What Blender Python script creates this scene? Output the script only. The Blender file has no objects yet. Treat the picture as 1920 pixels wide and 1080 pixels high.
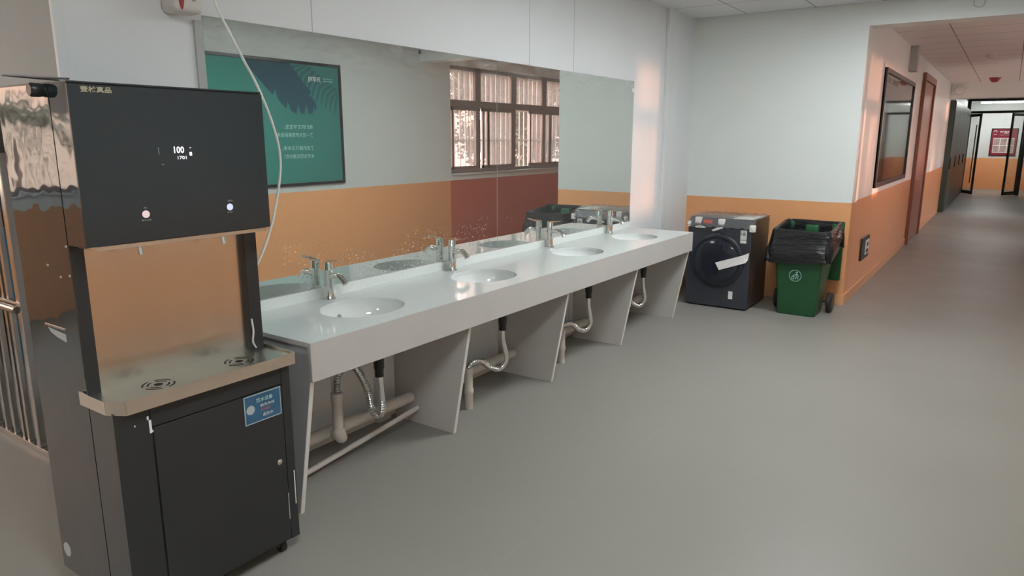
import bpy, bmesh, math, random
from mathutils import Vector, Matrix
from mathutils.geometry import tessellate_polygon
random.seed(7)
PI = math.pi
SC = bpy.context.scene
C = SC.collection

# ------------------------------------------------------------------ camera
cam_d = bpy.data.cameras.new('camera')
cam = bpy.data.objects.new('camera', cam_d); C.objects.link(cam)
F_PX = 1325.73
cam_d.sensor_width = 36.0; cam_d.lens = F_PX / 1920 * 36.0
cam_d.clip_start = 0.05; cam_d.clip_end = 200
vy = Vector((1897-960, 261-540, F_PX)).normalized()
vx = -Vector((-1000-960, 257-540, F_PX)).normalized()
vx = (vx - vy*vx.dot(vy)).normalized()
vz = vx.cross(vy)
if vz.y > 0: vz = -vz
# rows: world axes in camera (x right, y down, z forward) coordinates
cx_ = Vector((vx.x, vy.x, vz.x)); cy_ = Vector((vx.y, vy.y, vz.y)); cz_ = Vector((vx.z, vy.z, vz.z))
m = Matrix.Identity(4)
for i in range(3):
    m[i][0] = cx_[i]; m[i][1] = -cy_[i]; m[i][2] = -cz_[i]
m.translation = Vector((0, 0, 1.6))
cam.matrix_world = m
SC.camera = cam

# ------------------------------------------------------------------ world, sun, exposure
SC.view_settings.view_transform = 'Standard'
SC.view_settings.look = 'None'
SC.view_settings.gamma = 1.0
SC.view_settings.use_curve_mapping = False
SC.view_settings.exposure = 0.22
SC.cycles.use_denoising = True
SC.cycles.max_bounces = 12
SC.cycles.diffuse_bounces = 6
SC.cycles.glossy_bounces = 6
SC.cycles.transparent_max_bounces = 16
SC.cycles.caustics_reflective = False
SC.cycles.caustics_refractive = False
SC.cycles.sample_clamp_indirect = 6.0

w = bpy.data.worlds.new('sky'); SC.world = w; w.use_nodes = True
nt = w.node_tree; nt.nodes.clear()
wo = nt.nodes.new('ShaderNodeOutputWorld'); bg = nt.nodes.new('ShaderNodeBackground')
tc = nt.nodes.new('ShaderNodeTexCoord'); sx = nt.nodes.new('ShaderNodeSeparateXYZ')
rp = nt.nodes.new('ShaderNodeValToRGB')
rp.color_ramp.elements[0].position = 0.42; rp.color_ramp.elements[0].color = (0.30, 0.24, 0.22, 1)
rp.color_ramp.elements[1].position = 0.52; rp.color_ramp.elements[1].color = (1.0, 0.57, 0.47, 1)
e = rp.color_ramp.elements.new(0.75); e.color = (0.75, 0.78, 0.85, 1)
mp = nt.nodes.new('ShaderNodeMapRange'); mp.inputs['From Min'].default_value = -1
nt.links.new(tc.outputs['Generated'], sx.inputs[0]); nt.links.new(sx.outputs['Z'], mp.inputs['Value'])
nt.links.new(mp.outputs[0], rp.inputs[0]); rp2 = nt.nodes.new('ShaderNodeValToRGB')
rp2.color_ramp.elements[0].position = 0.42; rp2.color_ramp.elements[0].color = (0.34, 0.32, 0.30, 1)
rp2.color_ramp.elements[1].position = 0.52; rp2.color_ramp.elements[1].color = (0.93, 0.92, 0.91, 1)
e = rp2.color_ramp.elements.new(0.75); e.color = (0.75, 0.80, 0.88, 1)
nt.links.new(mp.outputs[0], rp2.inputs[0])
mpx = nt.nodes.new('ShaderNodeMapRange'); mpx.inputs['From Min'].default_value = -0.3; mpx.inputs['From Max'].default_value = 0.3
nt.links.new(sx.outputs['X'], mpx.inputs['Value'])
mxw = nt.nodes.new('ShaderNodeMix'); mxw.data_type = 'RGBA'
nt.links.new(mpx.outputs[0], mxw.inputs[0]); nt.links.new(rp2.outputs[0], mxw.inputs[6]); nt.links.new(rp.outputs[0], mxw.inputs[7])
nt.links.new(mxw.outputs[2], bg.inputs[0])
stn = nt.nodes.new('ShaderNodeMapRange'); stn.inputs['From Min'].default_value = 0.1; stn.inputs['From Max'].default_value = 0.7
stn.inputs['To Min'].default_value = 9.0; stn.inputs['To Max'].default_value = 12.0
nt.links.new(sx.outputs['X'], stn.inputs['Value']); nt.links.new(stn.outputs[0], bg.inputs[1])
nt.links.new(bg.outputs[0], wo.inputs[0])

sun_d = bpy.data.lights.new('sun', 'SUN'); sun_d.energy = 6.0; sun_d.color = (1.0, 0.44, 0.28); sun_d.angle = math.radians(2.5)
sun = bpy.data.objects.new('sun', sun_d); C.objects.link(sun)
sun.rotation_euler = Vector((-0.885, -0.466, -0.065)).to_track_quat('-Z', 'Y').to_euler()
sun.location = (6, 12, 3)

LAMP = 39.0        # emission strength of the added, unseen ceiling panels
FAR_LAMP = 55.0

# ------------------------------------------------------------------ materials
def nodes_of(mt):
    mt.use_nodes = True
    n = mt.node_tree.nodes; n.clear()
    return n, mt.node_tree.links
def principled(name, col, rough=0.5, metal=0.0, spec=0.5, noise=None, bump=None, coat=0.0, emit=None, trans=0.0, ior=1.45, stretch=(1, 1, 1)):
    mt = bpy.data.materials.new(name); n, l = nodes_of(mt)
    o = n.new('ShaderNodeOutputMaterial'); p = n.new('ShaderNodeBsdfPrincipled')
    p.inputs['Base Color'].default_value = (*col, 1); p.inputs['Roughness'].default_value = rough
    p.inputs['Metallic'].default_value = metal; p.inputs['Specular IOR Level'].default_value = spec
    p.inputs['Coat Weight'].default_value = coat; p.inputs['Transmission Weight'].default_value = trans
    p.inputs['IOR'].default_value = ior
    if emit: p.inputs['Emission Color'].default_value = (*emit[0], 1); p.inputs['Emission Strength'].default_value = emit[1]
    l.new(p.outputs[0], o.inputs[0])
    t = n.new('ShaderNodeTexCoord'); mpn = n.new('ShaderNodeMapping'); mpn.inputs['Scale'].default_value = stretch
    l.new(t.outputs['Object'], mpn.inputs[0])
    sc_, am = noise or (6.0, 0.04)
    nz = n.new('ShaderNodeTexNoise'); nz.inputs['Scale'].default_value = sc_; nz.inputs['Detail'].default_value = 4
    l.new(mpn.outputs[0], nz.inputs['Vector'])
    mx = n.new('ShaderNodeMix'); mx.data_type = 'RGBA'
    mx.inputs[6].default_value = (*[c*(1-am) for c in col], 1); mx.inputs[7].default_value = (*[min(1, c*(1+am)) for c in col], 1)
    l.new(nz.outputs[0], mx.inputs[0]); l.new(mx.outputs[2], p.inputs['Base Color'])
    if bump:
        b = n.new('ShaderNodeBump'); b.inputs['Strength'].default_value = bump[1]; b.inputs['Distance'].default_value = bump[2] if len(bump) > 2 else 0.01
        n2 = n.new('ShaderNodeTexNoise'); n2.inputs['Scale'].default_value = bump[0]; n2.inputs['Detail'].default_value = 3
        l.new(mpn.outputs[0], n2.inputs['Vector']); l.new(n2.outputs[0], b.inputs['Height']); l.new(b.outputs[0], p.inputs['Normal'])
    return mt
def emitter(name, col, s):
    return principled(name, (0.8, 0.8, 0.8), 0.5, emit=(col, s))

def math_node(n, l, op, a, b=None, c=None):
    q = n.new('ShaderNodeMath'); q.operation = op
    for i, v in enumerate((a, b, c)):
        if v is None: continue
        if isinstance(v, (int, float)): q.inputs[i].default_value = v
        else: l.new(v, q.inputs[i])
    return q.outputs[0]

def two_tone(name, upper, lower, band=1.0, seams_y=(), rough=0.45, low_rough=0.35):
    """painted wall: dado paint up to a height, white above; joints between sheets as thin dark lines"""
    mt = principled(name, upper, rough, noise=(2.5, 0.03), bump=(60, 0.05, 0.002))
    n = mt.node_tree.nodes; l = mt.node_tree.links
    p = [x for x in n if x.type == 'BSDF_PRINCIPLED'][0]
    src = p.inputs['Base Color'].links[0].from_socket
    g = n.new('ShaderNodeNewGeometry'); s = n.new('ShaderNodeSeparateXYZ'); l.new(g.outputs['Position'], s.inputs[0])
    out = src
    if lower is not None:
        fac = math_node(n, l, 'LESS_THAN', s.outputs['Z'], band)
        mx = n.new('ShaderNodeMix'); mx.data_type = 'RGBA'; l.new(fac, mx.inputs[0]); l.new(src, mx.inputs[6]); mx.inputs[7].default_value = (*lower, 1)
        out = mx.outputs[2]
        rr = math_node(n, l, 'MULTIPLY_ADD', fac, low_rough-rough, rough); l.new(rr, p.inputs['Roughness'])
    for y in seams_y:
        d = math_node(n, l, 'ABSOLUTE', math_node(n, l, 'SUBTRACT', s.outputs['Y'], y))
        fac = math_node(n, l, 'LESS_THAN', d, 0.0035)
        mx = n.new('ShaderNodeMix'); mx.data_type = 'RGBA'; l.new(math_node(n, l, 'MULTIPLY', fac, 0.55), mx.inputs[0]); l.new(out, mx.inputs[6]); mx.inputs[7].default_value = (0.2, 0.21, 0.21, 1)
        out = mx.outputs[2]
    l.new(out, p.inputs['Base Color'])
    return mt

def tiles(name, col, ox, oy, pitch, line=(0.30, 0.31, 0.31), wid=0.006, bumpy=True):
    mt = principled(name, col, 0.7, noise=(40, 0.03))
    n = mt.node_tree.nodes; l = mt.node_tree.links
    p = [x for x in n if x.type == 'BSDF_PRINCIPLED'][0]
    src = p.inputs['Base Color'].links[0].from_socket
    g = n.new('ShaderNodeNewGeometry'); s = n.new('ShaderNodeSeparateXYZ'); l.new(g.outputs['Position'], s.inputs[0])
    fs = []
    for ax, o_ in (('X', ox), ('Y', oy)):
        v = math_node(n, l, 'DIVIDE', math_node(n, l, 'SUBTRACT', s.outputs[ax], o_), pitch)
        fr = math_node(n, l, 'ABSOLUTE', math_node(n, l, 'SUBTRACT', math_node(n, l, 'FRACT', math_node(n, l, 'ADD', v, 100.5)), 0.5))
        fs.append(math_node(n, l, 'LESS_THAN', fr, wid/pitch))
    f = math_node(n, l, 'MAXIMUM', fs[0], fs[1])
    mx = n.new('ShaderNodeMix'); mx.data_type = 'RGBA'; l.new(f, mx.inputs[0]); l.new(src, mx.inputs[6]); mx.inputs[7].default_value = (*line, 1)
    l.new(mx.outputs[2], p.inputs['Base Color'])
    return mt

WHITE = (0.78, 0.82, 0.805)
OCHRE = (0.80, 0.39, 0.18)
M = {}
M['wall_white'] = two_tone('white sheet wall', (0.76, 0.79, 0.805), None, seams_y=(2.397, 4.294, 4.91))
M['wall_ochre'] = two_tone('white wall with ochre dado', WHITE, OCHRE)
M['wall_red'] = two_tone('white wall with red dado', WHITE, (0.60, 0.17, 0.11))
M['wall_corr'] = two_tone('corridor wall with ochre dado', WHITE, (0.84, 0.42, 0.21), band=1.01)
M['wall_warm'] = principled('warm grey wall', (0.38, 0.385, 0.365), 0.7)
M['ceil'] = tiles('ceiling tiles', (0.74, 0.76, 0.78), -2.30, 6.76, 0.645)
M['ceil_corr'] = tiles('corridor ceiling tiles', (0.84, 0.80, 0.78), -0.66, 9.17, 0.645)
M['trim'] = principled('white trim', (0.74, 0.76, 0.77), 0.4)
M['trim_grey'] = principled('grey trim', (0.42, 0.44, 0.43), 0.4)
M['base_ochre'] = principled('ochre baseboard', (0.72, 0.39, 0.2), 0.4)

# floor: vinyl sheet with faint mottling, soft scuffs and a welded seam
fl = principled('vinyl floor', (0.30, 0.285, 0.255), 0.36, noise=(1.1, 0.10), spec=0.4)
n = fl.node_tree.nodes; l = fl.node_tree.links
p = [x for x in n if x.type == 'BSDF_PRINCIPLED'][0]
src = p.inputs['Base Color'].links[0].from_socket
g = n.new('ShaderNodeNewGeometry'); s = n.new('ShaderNodeSeparateXYZ'); l.new(g.outputs['Position'], s.inputs[0])
n2 = n.new('ShaderNodeTexNoise'); n2.inputs['Scale'].default_value = 260; n2.inputs['Detail'].default_value = 2
l.new(g.outputs['Position'], n2.inputs['Vector'])
mx = n.new('ShaderNodeMix'); mx.data_type = 'RGBA'; mx.blend_type = 'MULTIPLY'; mx.inputs[0].default_value = 0.25
l.new(src, mx.inputs[6]); l.new(n2.outputs[0], mx.inputs[7])
d = math_node(n, l, 'ABSOLUTE', math_node(n, l, 'SUBTRACT', s.outputs['X'], -1.43))
f1 = math_node(n, l, 'LESS_THAN', d, 0.003)
mx2 = n.new('ShaderNodeMix'); mx2.data_type = 'RGBA'; l.new(math_node(n, l, 'MULTIPLY', f1, 0.10), mx2.inputs[0]); l.new(mx.outputs[2], mx2.inputs[6]); mx2.inputs[7].default_value = (0.42, 0.41, 0.38, 1)
l.new(mx2.outputs[2], p.inputs['Base Color'])
n3 = n.new('ShaderNodeTexNoise'); n3.inputs['Scale'].default_value = 2.2; n3.inputs['Detail'].default_value = 5
l.new(g.outputs['Position'], n3.inputs['Vector'])
l.new(math_node(n, l, 'MULTIPLY_ADD', n3.outputs[0], 0.2, 0.30), p.inputs['Roughness'])
M['floor'] = fl

M['quartz'] = principled('white quartz', (0.84, 0.89, 0.86), 0.10, noise=(90, 0.05), coat=0.3)
M['panel'] = principled('grey white panel', (0.52, 0.505, 0.485), 0.28)
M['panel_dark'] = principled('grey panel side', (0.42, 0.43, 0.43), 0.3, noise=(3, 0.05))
M['edge'] = principled('white edge band', (0.78, 0.77, 0.73), 0.4)
M['ceramic'] = principled('white ceramic', (0.88, 0.90, 0.88), 0.06, coat=0.6)
M['chrome'] = principled('chrome', (0.80, 0.80, 0.78), 0.09, metal=1.0)
M['chrome_hose'] = principled('ribbed chrome hose', (0.72, 0.71, 0.68), 0.22, metal=1.0)
M['steel'] = principled('brushed steel', (0.66, 0.62, 0.56), 0.24, metal=1.0, noise=(5, 0.10), bump=(30, 0.12, 0.002), stretch=(1, 1, 0.15))
M['steel_tray'] = principled('steel tray', (0.74, 0.71, 0.64), 0.28, metal=1.0, noise=(7, 0.08))
M['pvc'] = principled('grey white plastic pipe', (0.62, 0.58, 0.53), 0.4, noise=(10, 0.08))
M['black_plastic'] = principled('black plastic', (0.02, 0.02, 0.02), 0.35)
M['hose_black'] = principled('dark rubber hose', (0.035, 0.033, 0.03), 0.4)
M['disp_front'] = principled('black glass front', (0.028, 0.033, 0.036), 0.22, spec=0.5, noise=(1.5, 0.1))
M['disp_side'] = principled('glossy black sheet', (0.018, 0.030, 0.036), 0.04, spec=0.8, ior=1.6, bump=(3.0, 0.10, 0.05))
M['disp_door'] = principled('black painted sheet', (0.026, 0.028, 0.029), 0.38, noise=(3, 0.15))
M['slot'] = principled('dark slot', (0.01, 0.01, 0.01), 0.6)
M['sticker_blue'] = principled('blue sticker', (0.035, 0.11, 0.20), 0.3, noise=(12, 0.4))
M['sticker_edge'] = principled('pale blue border', (0.34, 0.45, 0.46), 0.35)
M['white_print'] = principled('white print', (0.75, 0.78, 0.76), 0.5)
M['print_grey'] = principled('grey print', (0.42, 0.45, 0.45), 0.5)
M['print_yellow'] = principled('yellow green print', (0.45, 0.50, 0.22), 0.5)
M['print_red'] = principled('red print', (0.55, 0.14, 0.12), 0.5)
M['print_black'] = principled('black print', (0.05, 0.05, 0.05), 0.5)
M['print_pale'] = principled('pale green print', (0.50, 0.80, 0.74), 0.5)
M['led'] = emitter('white digits', (0.9, 0.95, 1.0), 0.9)
M['led_red'] = emitter('pink lit button', (0.9, 0.28, 0.30), 0.28)
M['led_blue'] = emitter('blue lit button', (0.25, 0.38, 0.95), 0.55)
M['gold'] = principled('dull gold letters', (0.42, 0.40, 0.26), 0.4, metal=0.3)
M['tube'] = principled('white plastic tube', (0.80, 0.84, 0.80), 0.3)
M['box_white'] = principled('white box plastic', (0.66, 0.64, 0.61), 0.4)
M['box_red'] = principled('dark red plastic', (0.33, 0.045, 0.05), 0.35)
M['frame_black'] = principled('black frame', (0.018, 0.02, 0.022), 0.35)
M['leaf_navy'] = principled('navy leaf print', (0.035, 0.085, 0.11), 0.8, spec=0.1, noise=(20, 0.3), stretch=(1, 1, 5))
M['leaf_soft'] = principled('muted leaf print', (0.045, 0.13, 0.135), 0.8, spec=0.1)
M['alu'] = principled('grey brown aluminium', (0.34, 0.29, 0.27), 0.35, metal=0.3)
M['bars'] = principled('white painted bars', (0.70, 0.66, 0.63), 0.5)
M['dark_green_frame'] = principled('dark green metal frame', (0.055, 0.085, 0.075), 0.35)
M['brown_door'] = principled('brown wood door', (0.27, 0.115, 0.075), 0.4, noise=(6, 0.2), stretch=(1, 6, .6))
M['dark_board'] = principled('dark glazed board', (0.035, 0.038, 0.036), 0.07, coat=0.5)
M['maroon'] = principled('maroon poster', (0.23, 0.018, 0.035), 0.4)
M['photo_a'] = principled('picture tile', (0.40, 0.30, 0.28), 0.5, noise=(14, 0.7))
M['navy_metal'] = principled('navy grey enamel', (0.045, 0.048, 0.060), 0.3)
M['navy_glass'] = principled('navy door glass', (0.012, 0.016, 0.026), 0.16, coat=0.5, bump=(9, 0.25, 0.01))
M['wm_ring'] = principled('navy door ring', (0.016, 0.020, 0.030), 0.35)
M['wm_side'] = principled('dark brown grey enamel', (0.055, 0.045, 0.038), 0.3)
M['foam'] = principled('white foam', (0.78, 0.77, 0.75), 0.8)
M['bin_green'] = principled('green plastic', (0.022, 0.105, 0.042), 0.38, noise=(5, 0.12))
M['bin_dark'] = principled('dark green plastic', (0.012, 0.075, 0.022), 0.45)
M['bag'] = principled('black bin liner', (0.015, 0.015, 0.016), 0.26, bump=(4.5, 0.8, 0.03), stretch=(1, 1, 3.2))
M['rubber'] = principled('black rubber', (0.025, 0.024, 0.023), 0.6)
M['leaf_green'] = principled('tree leaves', (0.045, 0.06, 0.028), 0.6, noise=(3, 0.5))
M['bark'] = principled('bark', (0.09, 0.065, 0.05), 0.8, noise=(12, 0.4))
M['ground'] = principled('outdoor paving', (0.32, 0.29, 0.26), 0.8, noise=(1, 0.2))
M['cream_wall'] = principled('cream render', (0.62, 0.53, 0.42), 0.8)
M['lamp'] = emitter('light panel', (0.93, 0.98, 1.0), LAMP)  # glow of the added ceiling panels, out of view
M['lamp_far'] = emitter('tube light', (0.97, 1.0, 0.98), FAR_LAMP)
M['steel_gate'] = principled('polished steel', (0.62, 0.60, 0.57), 0.2, metal=1.0)
M['blue_film'] = principled('blue panel', (0.05, 0.20, 0.30), 0.35)

def poster_mat():
    mt = principled('teal poster print', (0.045, 0.21, 0.18), 0.6, noise=(1.5, 0.12), spec=0.2)
    n = mt.node_tree.nodes; l = mt.node_tree.links
    p = [x for x in n if x.type == 'BSDF_PRINCIPLED'][0]
    src = p.inputs['Base Color'].links[0].from_socket
    g = n.new('ShaderNodeNewGeometry'); s = n.new('ShaderNodeSeparateXYZ'); l.new(g.outputs['Position'], s.inputs[0])
    mr = n.new('ShaderNodeMapRange'); mr.inputs['From Min'].default_value = 3.9; mr.inputs['From Max'].default_value = 6.0
    l.new(s.outputs['Y'], mr.inputs['Value'])
    mx = n.new('ShaderNodeMix'); mx.data_type = 'RGBA'; l.new(mr.outputs[0], mx.inputs[0])
    mx.inputs[6].default_value = (0.05, 0.30, 0.24, 1); mx.inputs[7].default_value = (0.045, 0.15, 0.14, 1)
    m2 = n.new('ShaderNodeMix'); m2.data_type = 'RGBA'; m2.inputs[0].default_value = 0.6
    l.new(src, m2.inputs[6]); l.new(mx.outputs[2], m2.inputs[7]); l.new(m2.outputs[2], p.inputs['Base Color'])
    return mt
M['poster'] = poster_mat()

def mirror_mat():
    """silvered glass, faint green, with dried splash specks low down and smears near the top"""
    mt = bpy.data.materials.new('mirror glass'); n, l = nodes_of(mt)
    o = n.new('ShaderNodeOutputMaterial')
    gl = n.new('ShaderNodeBsdfPrincipled'); gl.inputs['Base Color'].default_value = (0.78, 0.83, 0.80, 1); gl.inputs['Metallic'].default_value = 1; gl.inputs['Roughness'].default_value = 0.0
    df = n.new('ShaderNodeBsdfDiffuse'); df.inputs[0].default_value = (0.75, 0.76, 0.74, 1)
    mix = n.new('ShaderNodeMixShader')
    g = n.new('ShaderNodeNewGeometry'); s = n.new('ShaderNodeSeparateXYZ'); l.new(g.outputs['Position'], s.inputs[0])
    v = n.new('ShaderNodeTexVoronoi'); v.inputs['Scale'].default_value = 62; l.new(g.outputs['Position'], v.inputs['Vector'])
    spots = math_node(n, l, 'LESS_THAN', v.outputs['Distance'], 0.23)
    nz = n.new('ShaderNodeTexNoise'); nz.inputs['Scale'].default_value = 2.3; l.new(g.outputs['Position'], nz.inputs['Vector'])
    patch = n.new('ShaderNodeMapRange'); patch.inputs['From Min'].default_value = 0.44; patch.inputs['From Max'].default_value = 0.60; l.new(nz.outputs[0], patch.inputs['Value'])
    low = n.new('ShaderNodeMapRange'); low.inputs['From Min'].default_value = 1.22; low.inputs['From Max'].default_value = 0.92; l.new(s.outputs['Z'], low.inputs['Value'])
    f1 = math_node(n, l, 'MULTIPLY', math_node(n, l, 'MULTIPLY', spots, patch.outputs[0]), math_node(n, l, 'MULTIPLY', low.outputs[0], 0.5))
    nz2 = n.new('ShaderNodeTexNoise'); nz2.inputs['Scale'].default_value = 9; nz2.inputs['Detail'].default_value = 6; nz2.inputs['Distortion'].default_value = 0.4
    mpn = n.new('ShaderNodeMapping'); mpn.inputs['Scale'].default_value = (1, 0.6, 2.5); l.new(g.outputs['Position'], mpn.inputs[0]); l.new(mpn.outputs[0], nz2.inputs['Vector'])
    sm = n.new('ShaderNodeMapRange'); sm.inputs['From Min'].default_value = 0.45; sm.inputs['From Max'].default_value = 0.80; l.new(nz2.outputs[0], sm.inputs['Value'])
    hi = n.new('ShaderNodeMapRange'); hi.inputs['From Min'].default_value = 1.9; hi.inputs['From Max'].default_value = 2.05; l.new(s.outputs['Z'], hi.inputs['Value'])
    f2 = math_node(n, l, 'MULTIPLY', math_node(n, l, 'MULTIPLY', sm.outputs[0], hi.outputs[0]), 0.28)
    tot = math_node(n, l, 'ADD', math_node(n, l, 'MAXIMUM', f1, f2), 0.05)
    l.new(tot, mix.inputs[0]); l.new(gl.outputs[0], mix.inputs[1]); l.new(df.outputs[0], mix.inputs[2]); l.new(mix.outputs[0], o.inputs[0])
    return mt
M['mirror'] = mirror_mat()

def pane_mat(name, tint, see, rough=0.05, streak=0.0, haze=(0.55, 0.45, 0.42)):
    """window glass: lets `see` of the light straight through, the rest is a dusty film and a surface gloss"""
    mt = bpy.data.materials.new(name); n, l = nodes_of(mt)
    o = n.new('ShaderNodeOutputMaterial'); tr = n.new('ShaderNodeBsdfTransparent'); tr.inputs[0].default_value = (*tint, 1)
    tl = n.new('ShaderNodeBsdfTranslucent'); tl.inputs[0].default_value = (*haze, 1)
    df = n.new('ShaderNodeBsdfDiffuse'); df.inputs[0].default_value = (*haze, 1)
    gl = n.new('ShaderNodeBsdfGlossy'); gl.inputs['Roughness'].default_value = rough
    a = n.new('ShaderNodeMixShader'); b = n.new('ShaderNodeMixShader'); c = n.new('ShaderNodeMixShader')
    a.inputs[0].default_value = 0.4; l.new(tl.outputs[0], a.inputs[1]); l.new(df.outputs[0], a.inputs[2])
    l.new(tr.outputs[0], b.inputs[2]); l.new(a.outputs[0], b.inputs[1])
    if streak:
        g = n.new('ShaderNodeNewGeometry'); mpn = n.new('ShaderNodeMapping'); mpn.inputs['Scale'].default_value = (1, 14, 0.5); l.new(g.outputs['Position'], mpn.inputs[0])
        nz = n.new('ShaderNodeTexNoise'); nz.inputs['Scale'].default_value = 2; nz.inputs['Detail'].default_value = 5; l.new(mpn.outputs[0], nz.inputs['Vector'])
        mr = n.new('ShaderNodeMapRange'); mr.inputs['From Min'].default_value = 0.35; mr.inputs['From Max'].default_value = 0.65
        mr.inputs['To Min'].default_value = see-streak; mr.inputs['To Max'].default_value = see+streak; l.new(nz.outputs[0], mr.inputs['Value']); l.new(mr.outputs[0], b.inputs[0])
    else: b.inputs[0].default_value = see
    fr = n.new('ShaderNodeFresnel'); fr.inputs[0].default_value = 1.45
    gb = n.new('ShaderNodeNewGeometry')
    l.new(math_node(n, l, 'MULTIPLY', fr.outputs[0], math_node(n, l, 'SUBTRACT', 1.0, gb.outputs['Backfacing'])), c.inputs[0]); l.new(b.outputs[0], c.inputs[1]); l.new(gl.outputs[0], c.inputs[2]); l.new(c.outputs[0], o.inputs[0])
    return mt
M['pane_clear'] = pane_mat('clear glass', (0.95, 0.96, 0.95), 0.93)
M['pane_dusty'] = pane_mat('dusty streaked glass', (0.95, 0.92, 0.90), 0.50, streak=0.28, haze=(0.26, 0.25, 0.245))
M['pane_dim'] = pane_mat('dusty grey glass', (0.95, 0.92, 0.90), 0.55, streak=0.25, haze=(0.26, 0.25, 0.245))
M['film'] = pane_mat('clear wrapping film', (0.9, 0.9, 0.9), 0.72, rough=0.12, haze=(0.7, 0.7, 0.7))

# ------------------------------------------------------------------ mesh helpers
class MB:
    def __init__(s): s.bm = bmesh.new()
    def box(s, x0, x1, y0, y1, z0, z1, bev=0.0, seg=2, rot=None):
        r = bmesh.ops.create_cube(s.bm, size=1)
        vs = r['verts']
        for v in vs:
            v.co = Vector(((x0+x1)/2 + v.co.x*(x1-x0), (y0+y1)/2 + v.co.y*(y1-y0), (z0+z1)/2 + v.co.z*(z1-z0)))
        if bev > 0:
            es = list({e for v in vs for e in v.link_edges})
            bmesh.ops.bevel(s.bm, geom=es, offset=bev, segments=seg, affect='EDGES', profile=0.5)
        if rot: 
            pass
        return s
    def prism(s, pts, axis, a, b, bev=0.0):
        """polygon pts (2D) extruded along axis from a to b; pts are the other two coordinates in x,y,z order"""
        def mk(p, t):
            return {'x': (t, p[0], p[1]), 'y': (p[0], t, p[1]), 'z': (p[0], p[1], t)}[axis]
        va = [s.bm.verts.new(mk(p, a)) for p in pts]; vb = [s.bm.verts.new(mk(p, b)) for p in pts]
        fs = [s.bm.faces.new(va), s.bm.faces.new(vb[::-1])]
        k = len(pts)
        for i in range(k):
            fs.append(s.bm.faces.new((va[i], vb[i], vb[(i+1) % k], va[(i+1) % k])))
        bmesh.ops.recalc_face_normals(s.bm, faces=fs)
        if bev > 0:
            es = list({e for f in fs for e in f.edges})
            bmesh.ops.bevel(s.bm, geom=es, offset=bev, segments=2, affect='EDGES')
        return s
    def lathe(s, prof, seg=32, origin=(0, 0, 0), axis='z', scale=(1, 1)):
        """profile [(r, h)] turned about an axis"""
        rings = []
        for r, h in prof:
            ring = []
            for i in range(seg):
                t = 2*PI*i/seg; c, d_ = r*math.cos(t)*scale[0], r*math.sin(t)*scale[1]
                co = {'z': (c, d_, h), 'y': (c, h, d_), 'x': (h, c, d_)}[axis]
                ring.append(s.bm.verts.new(Vector(origin)+Vector(co)))
            rings.append(ring)
        fs = []
        for a, b in zip(rings, rings[1:]):
            for i in range(seg):
                fs.append(s.bm.faces.new((a[i], a[(i+1) % seg], b[(i+1) % seg], b[i])))
        for ring, (r, h) in ((rings[0], prof[0]), (rings[-1], prof[-1])):
            if r > 1e-4: fs.append(s.bm.faces.new(ring))
        bmesh.ops.remove_doubles(s.bm, verts=[v for r_ in rings for v in r_], dist=1e-6)
        fs = [f for f in fs if f.is_valid]
        bmesh.ops.recalc_face_normals(s.bm, faces=fs)
        return s
    def tube(s, pts, r, seg=10, ribs=None, smooth=4, caps=True):
        """round tube along a smoothed path; ribs=(pitch, extra radius) makes a ribbed hose"""
        P = [Vector(p) for p in pts]
        if smooth and len(P) > 2:
            Q = []
            for i in range(len(P)-1):
                p0 = P[max(0, i-1)]; p1 = P[i]; p2 = P[i+1]; p3 = P[min(len(P)-1, i+2)]
                for k in range(smooth):
                    t = k/smooth
                    Q.append(0.5*((2*p1)+(-p0+p2)*t+(2*p0-5*p1+4*p2-p3)*t*t+(-p0+3*p1-3*p2+p3)*t**3))
            Q.append(P[-1]); P = Q
        rad = [r]*len(P)
        if ribs:
            L = [0]
            for a, b in zip(P, P[1:]): L.append(L[-1]+(b-a).length)
            nS = max(4, int(L[-1]/(ribs[0]/2))); Q = []; rad = []
            j = 0
            for k in range(nS+1):
                tt = L[-1]*k/nS
                while j < len(L)-2 and L[j+1] < tt: j += 1
                u = (tt-L[j])/max(1e-9, L[j+1]-L[j]); Q.append(P[j].lerp(P[j+1], min(1, u))); rad.append(r+(ribs[1] if k % 2 else 0))
            P = Q
        n = len(P); up = Vector((0, 0, 1)); rings = []
        tprev = None; nrm = None
        for i, p in enumerate(P):
            t = (P[min(i+1, n-1)]-P[max(i-1, 0)]).normalized()
            if nrm is None:
                nrm = t.orthogonal().normalized()
            else:
                nrm = (nrm - t*nrm.dot(t)).normalized()
            b = t.cross(nrm)
            rings.append([s.bm.verts.new(p+rad[i]*(math.cos(2*PI*k/seg)*nrm+math.sin(2*PI*k/seg)*b)) for k in range(seg)])
        fs = []
        for a, b in zip(rings, rings[1:]):
            for k in range(seg): fs.append(s.bm.faces.new((a[k], a[(k+1) % seg], b[(k+1) % seg], b[k])))
        if caps: fs.append(s.bm.faces.new(rings[0][::-1])); fs.append(s.bm.faces.new(rings[-1]))
        bmesh.ops.recalc_face_normals(s.bm, faces=fs)
        return s
    def quad(s, pts):
        s.bm.faces.new([s.bm.verts.new(p) for p in pts]); return s
    def build(s, name, mat, parent=None, loc=(0, 0, 0), smooth=False, label=None):
        me = bpy.data.meshes.new(name)
        s.bm.to_mesh(me); s.bm.free()
        me.materials.append(M[mat] if isinstance(mat, str) else mat)
        if smooth:
            for f in me.polygons: f.use_smooth = True
            try: me.set_sharp_from_angle(angle=math.radians(40))
            except Exception: pass
        o = bpy.data.objects.new(name, me); C.objects.link(o); o.location = loc
        if parent is not None: o.parent = parent
        if label: o['label'] = label
        return o

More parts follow.
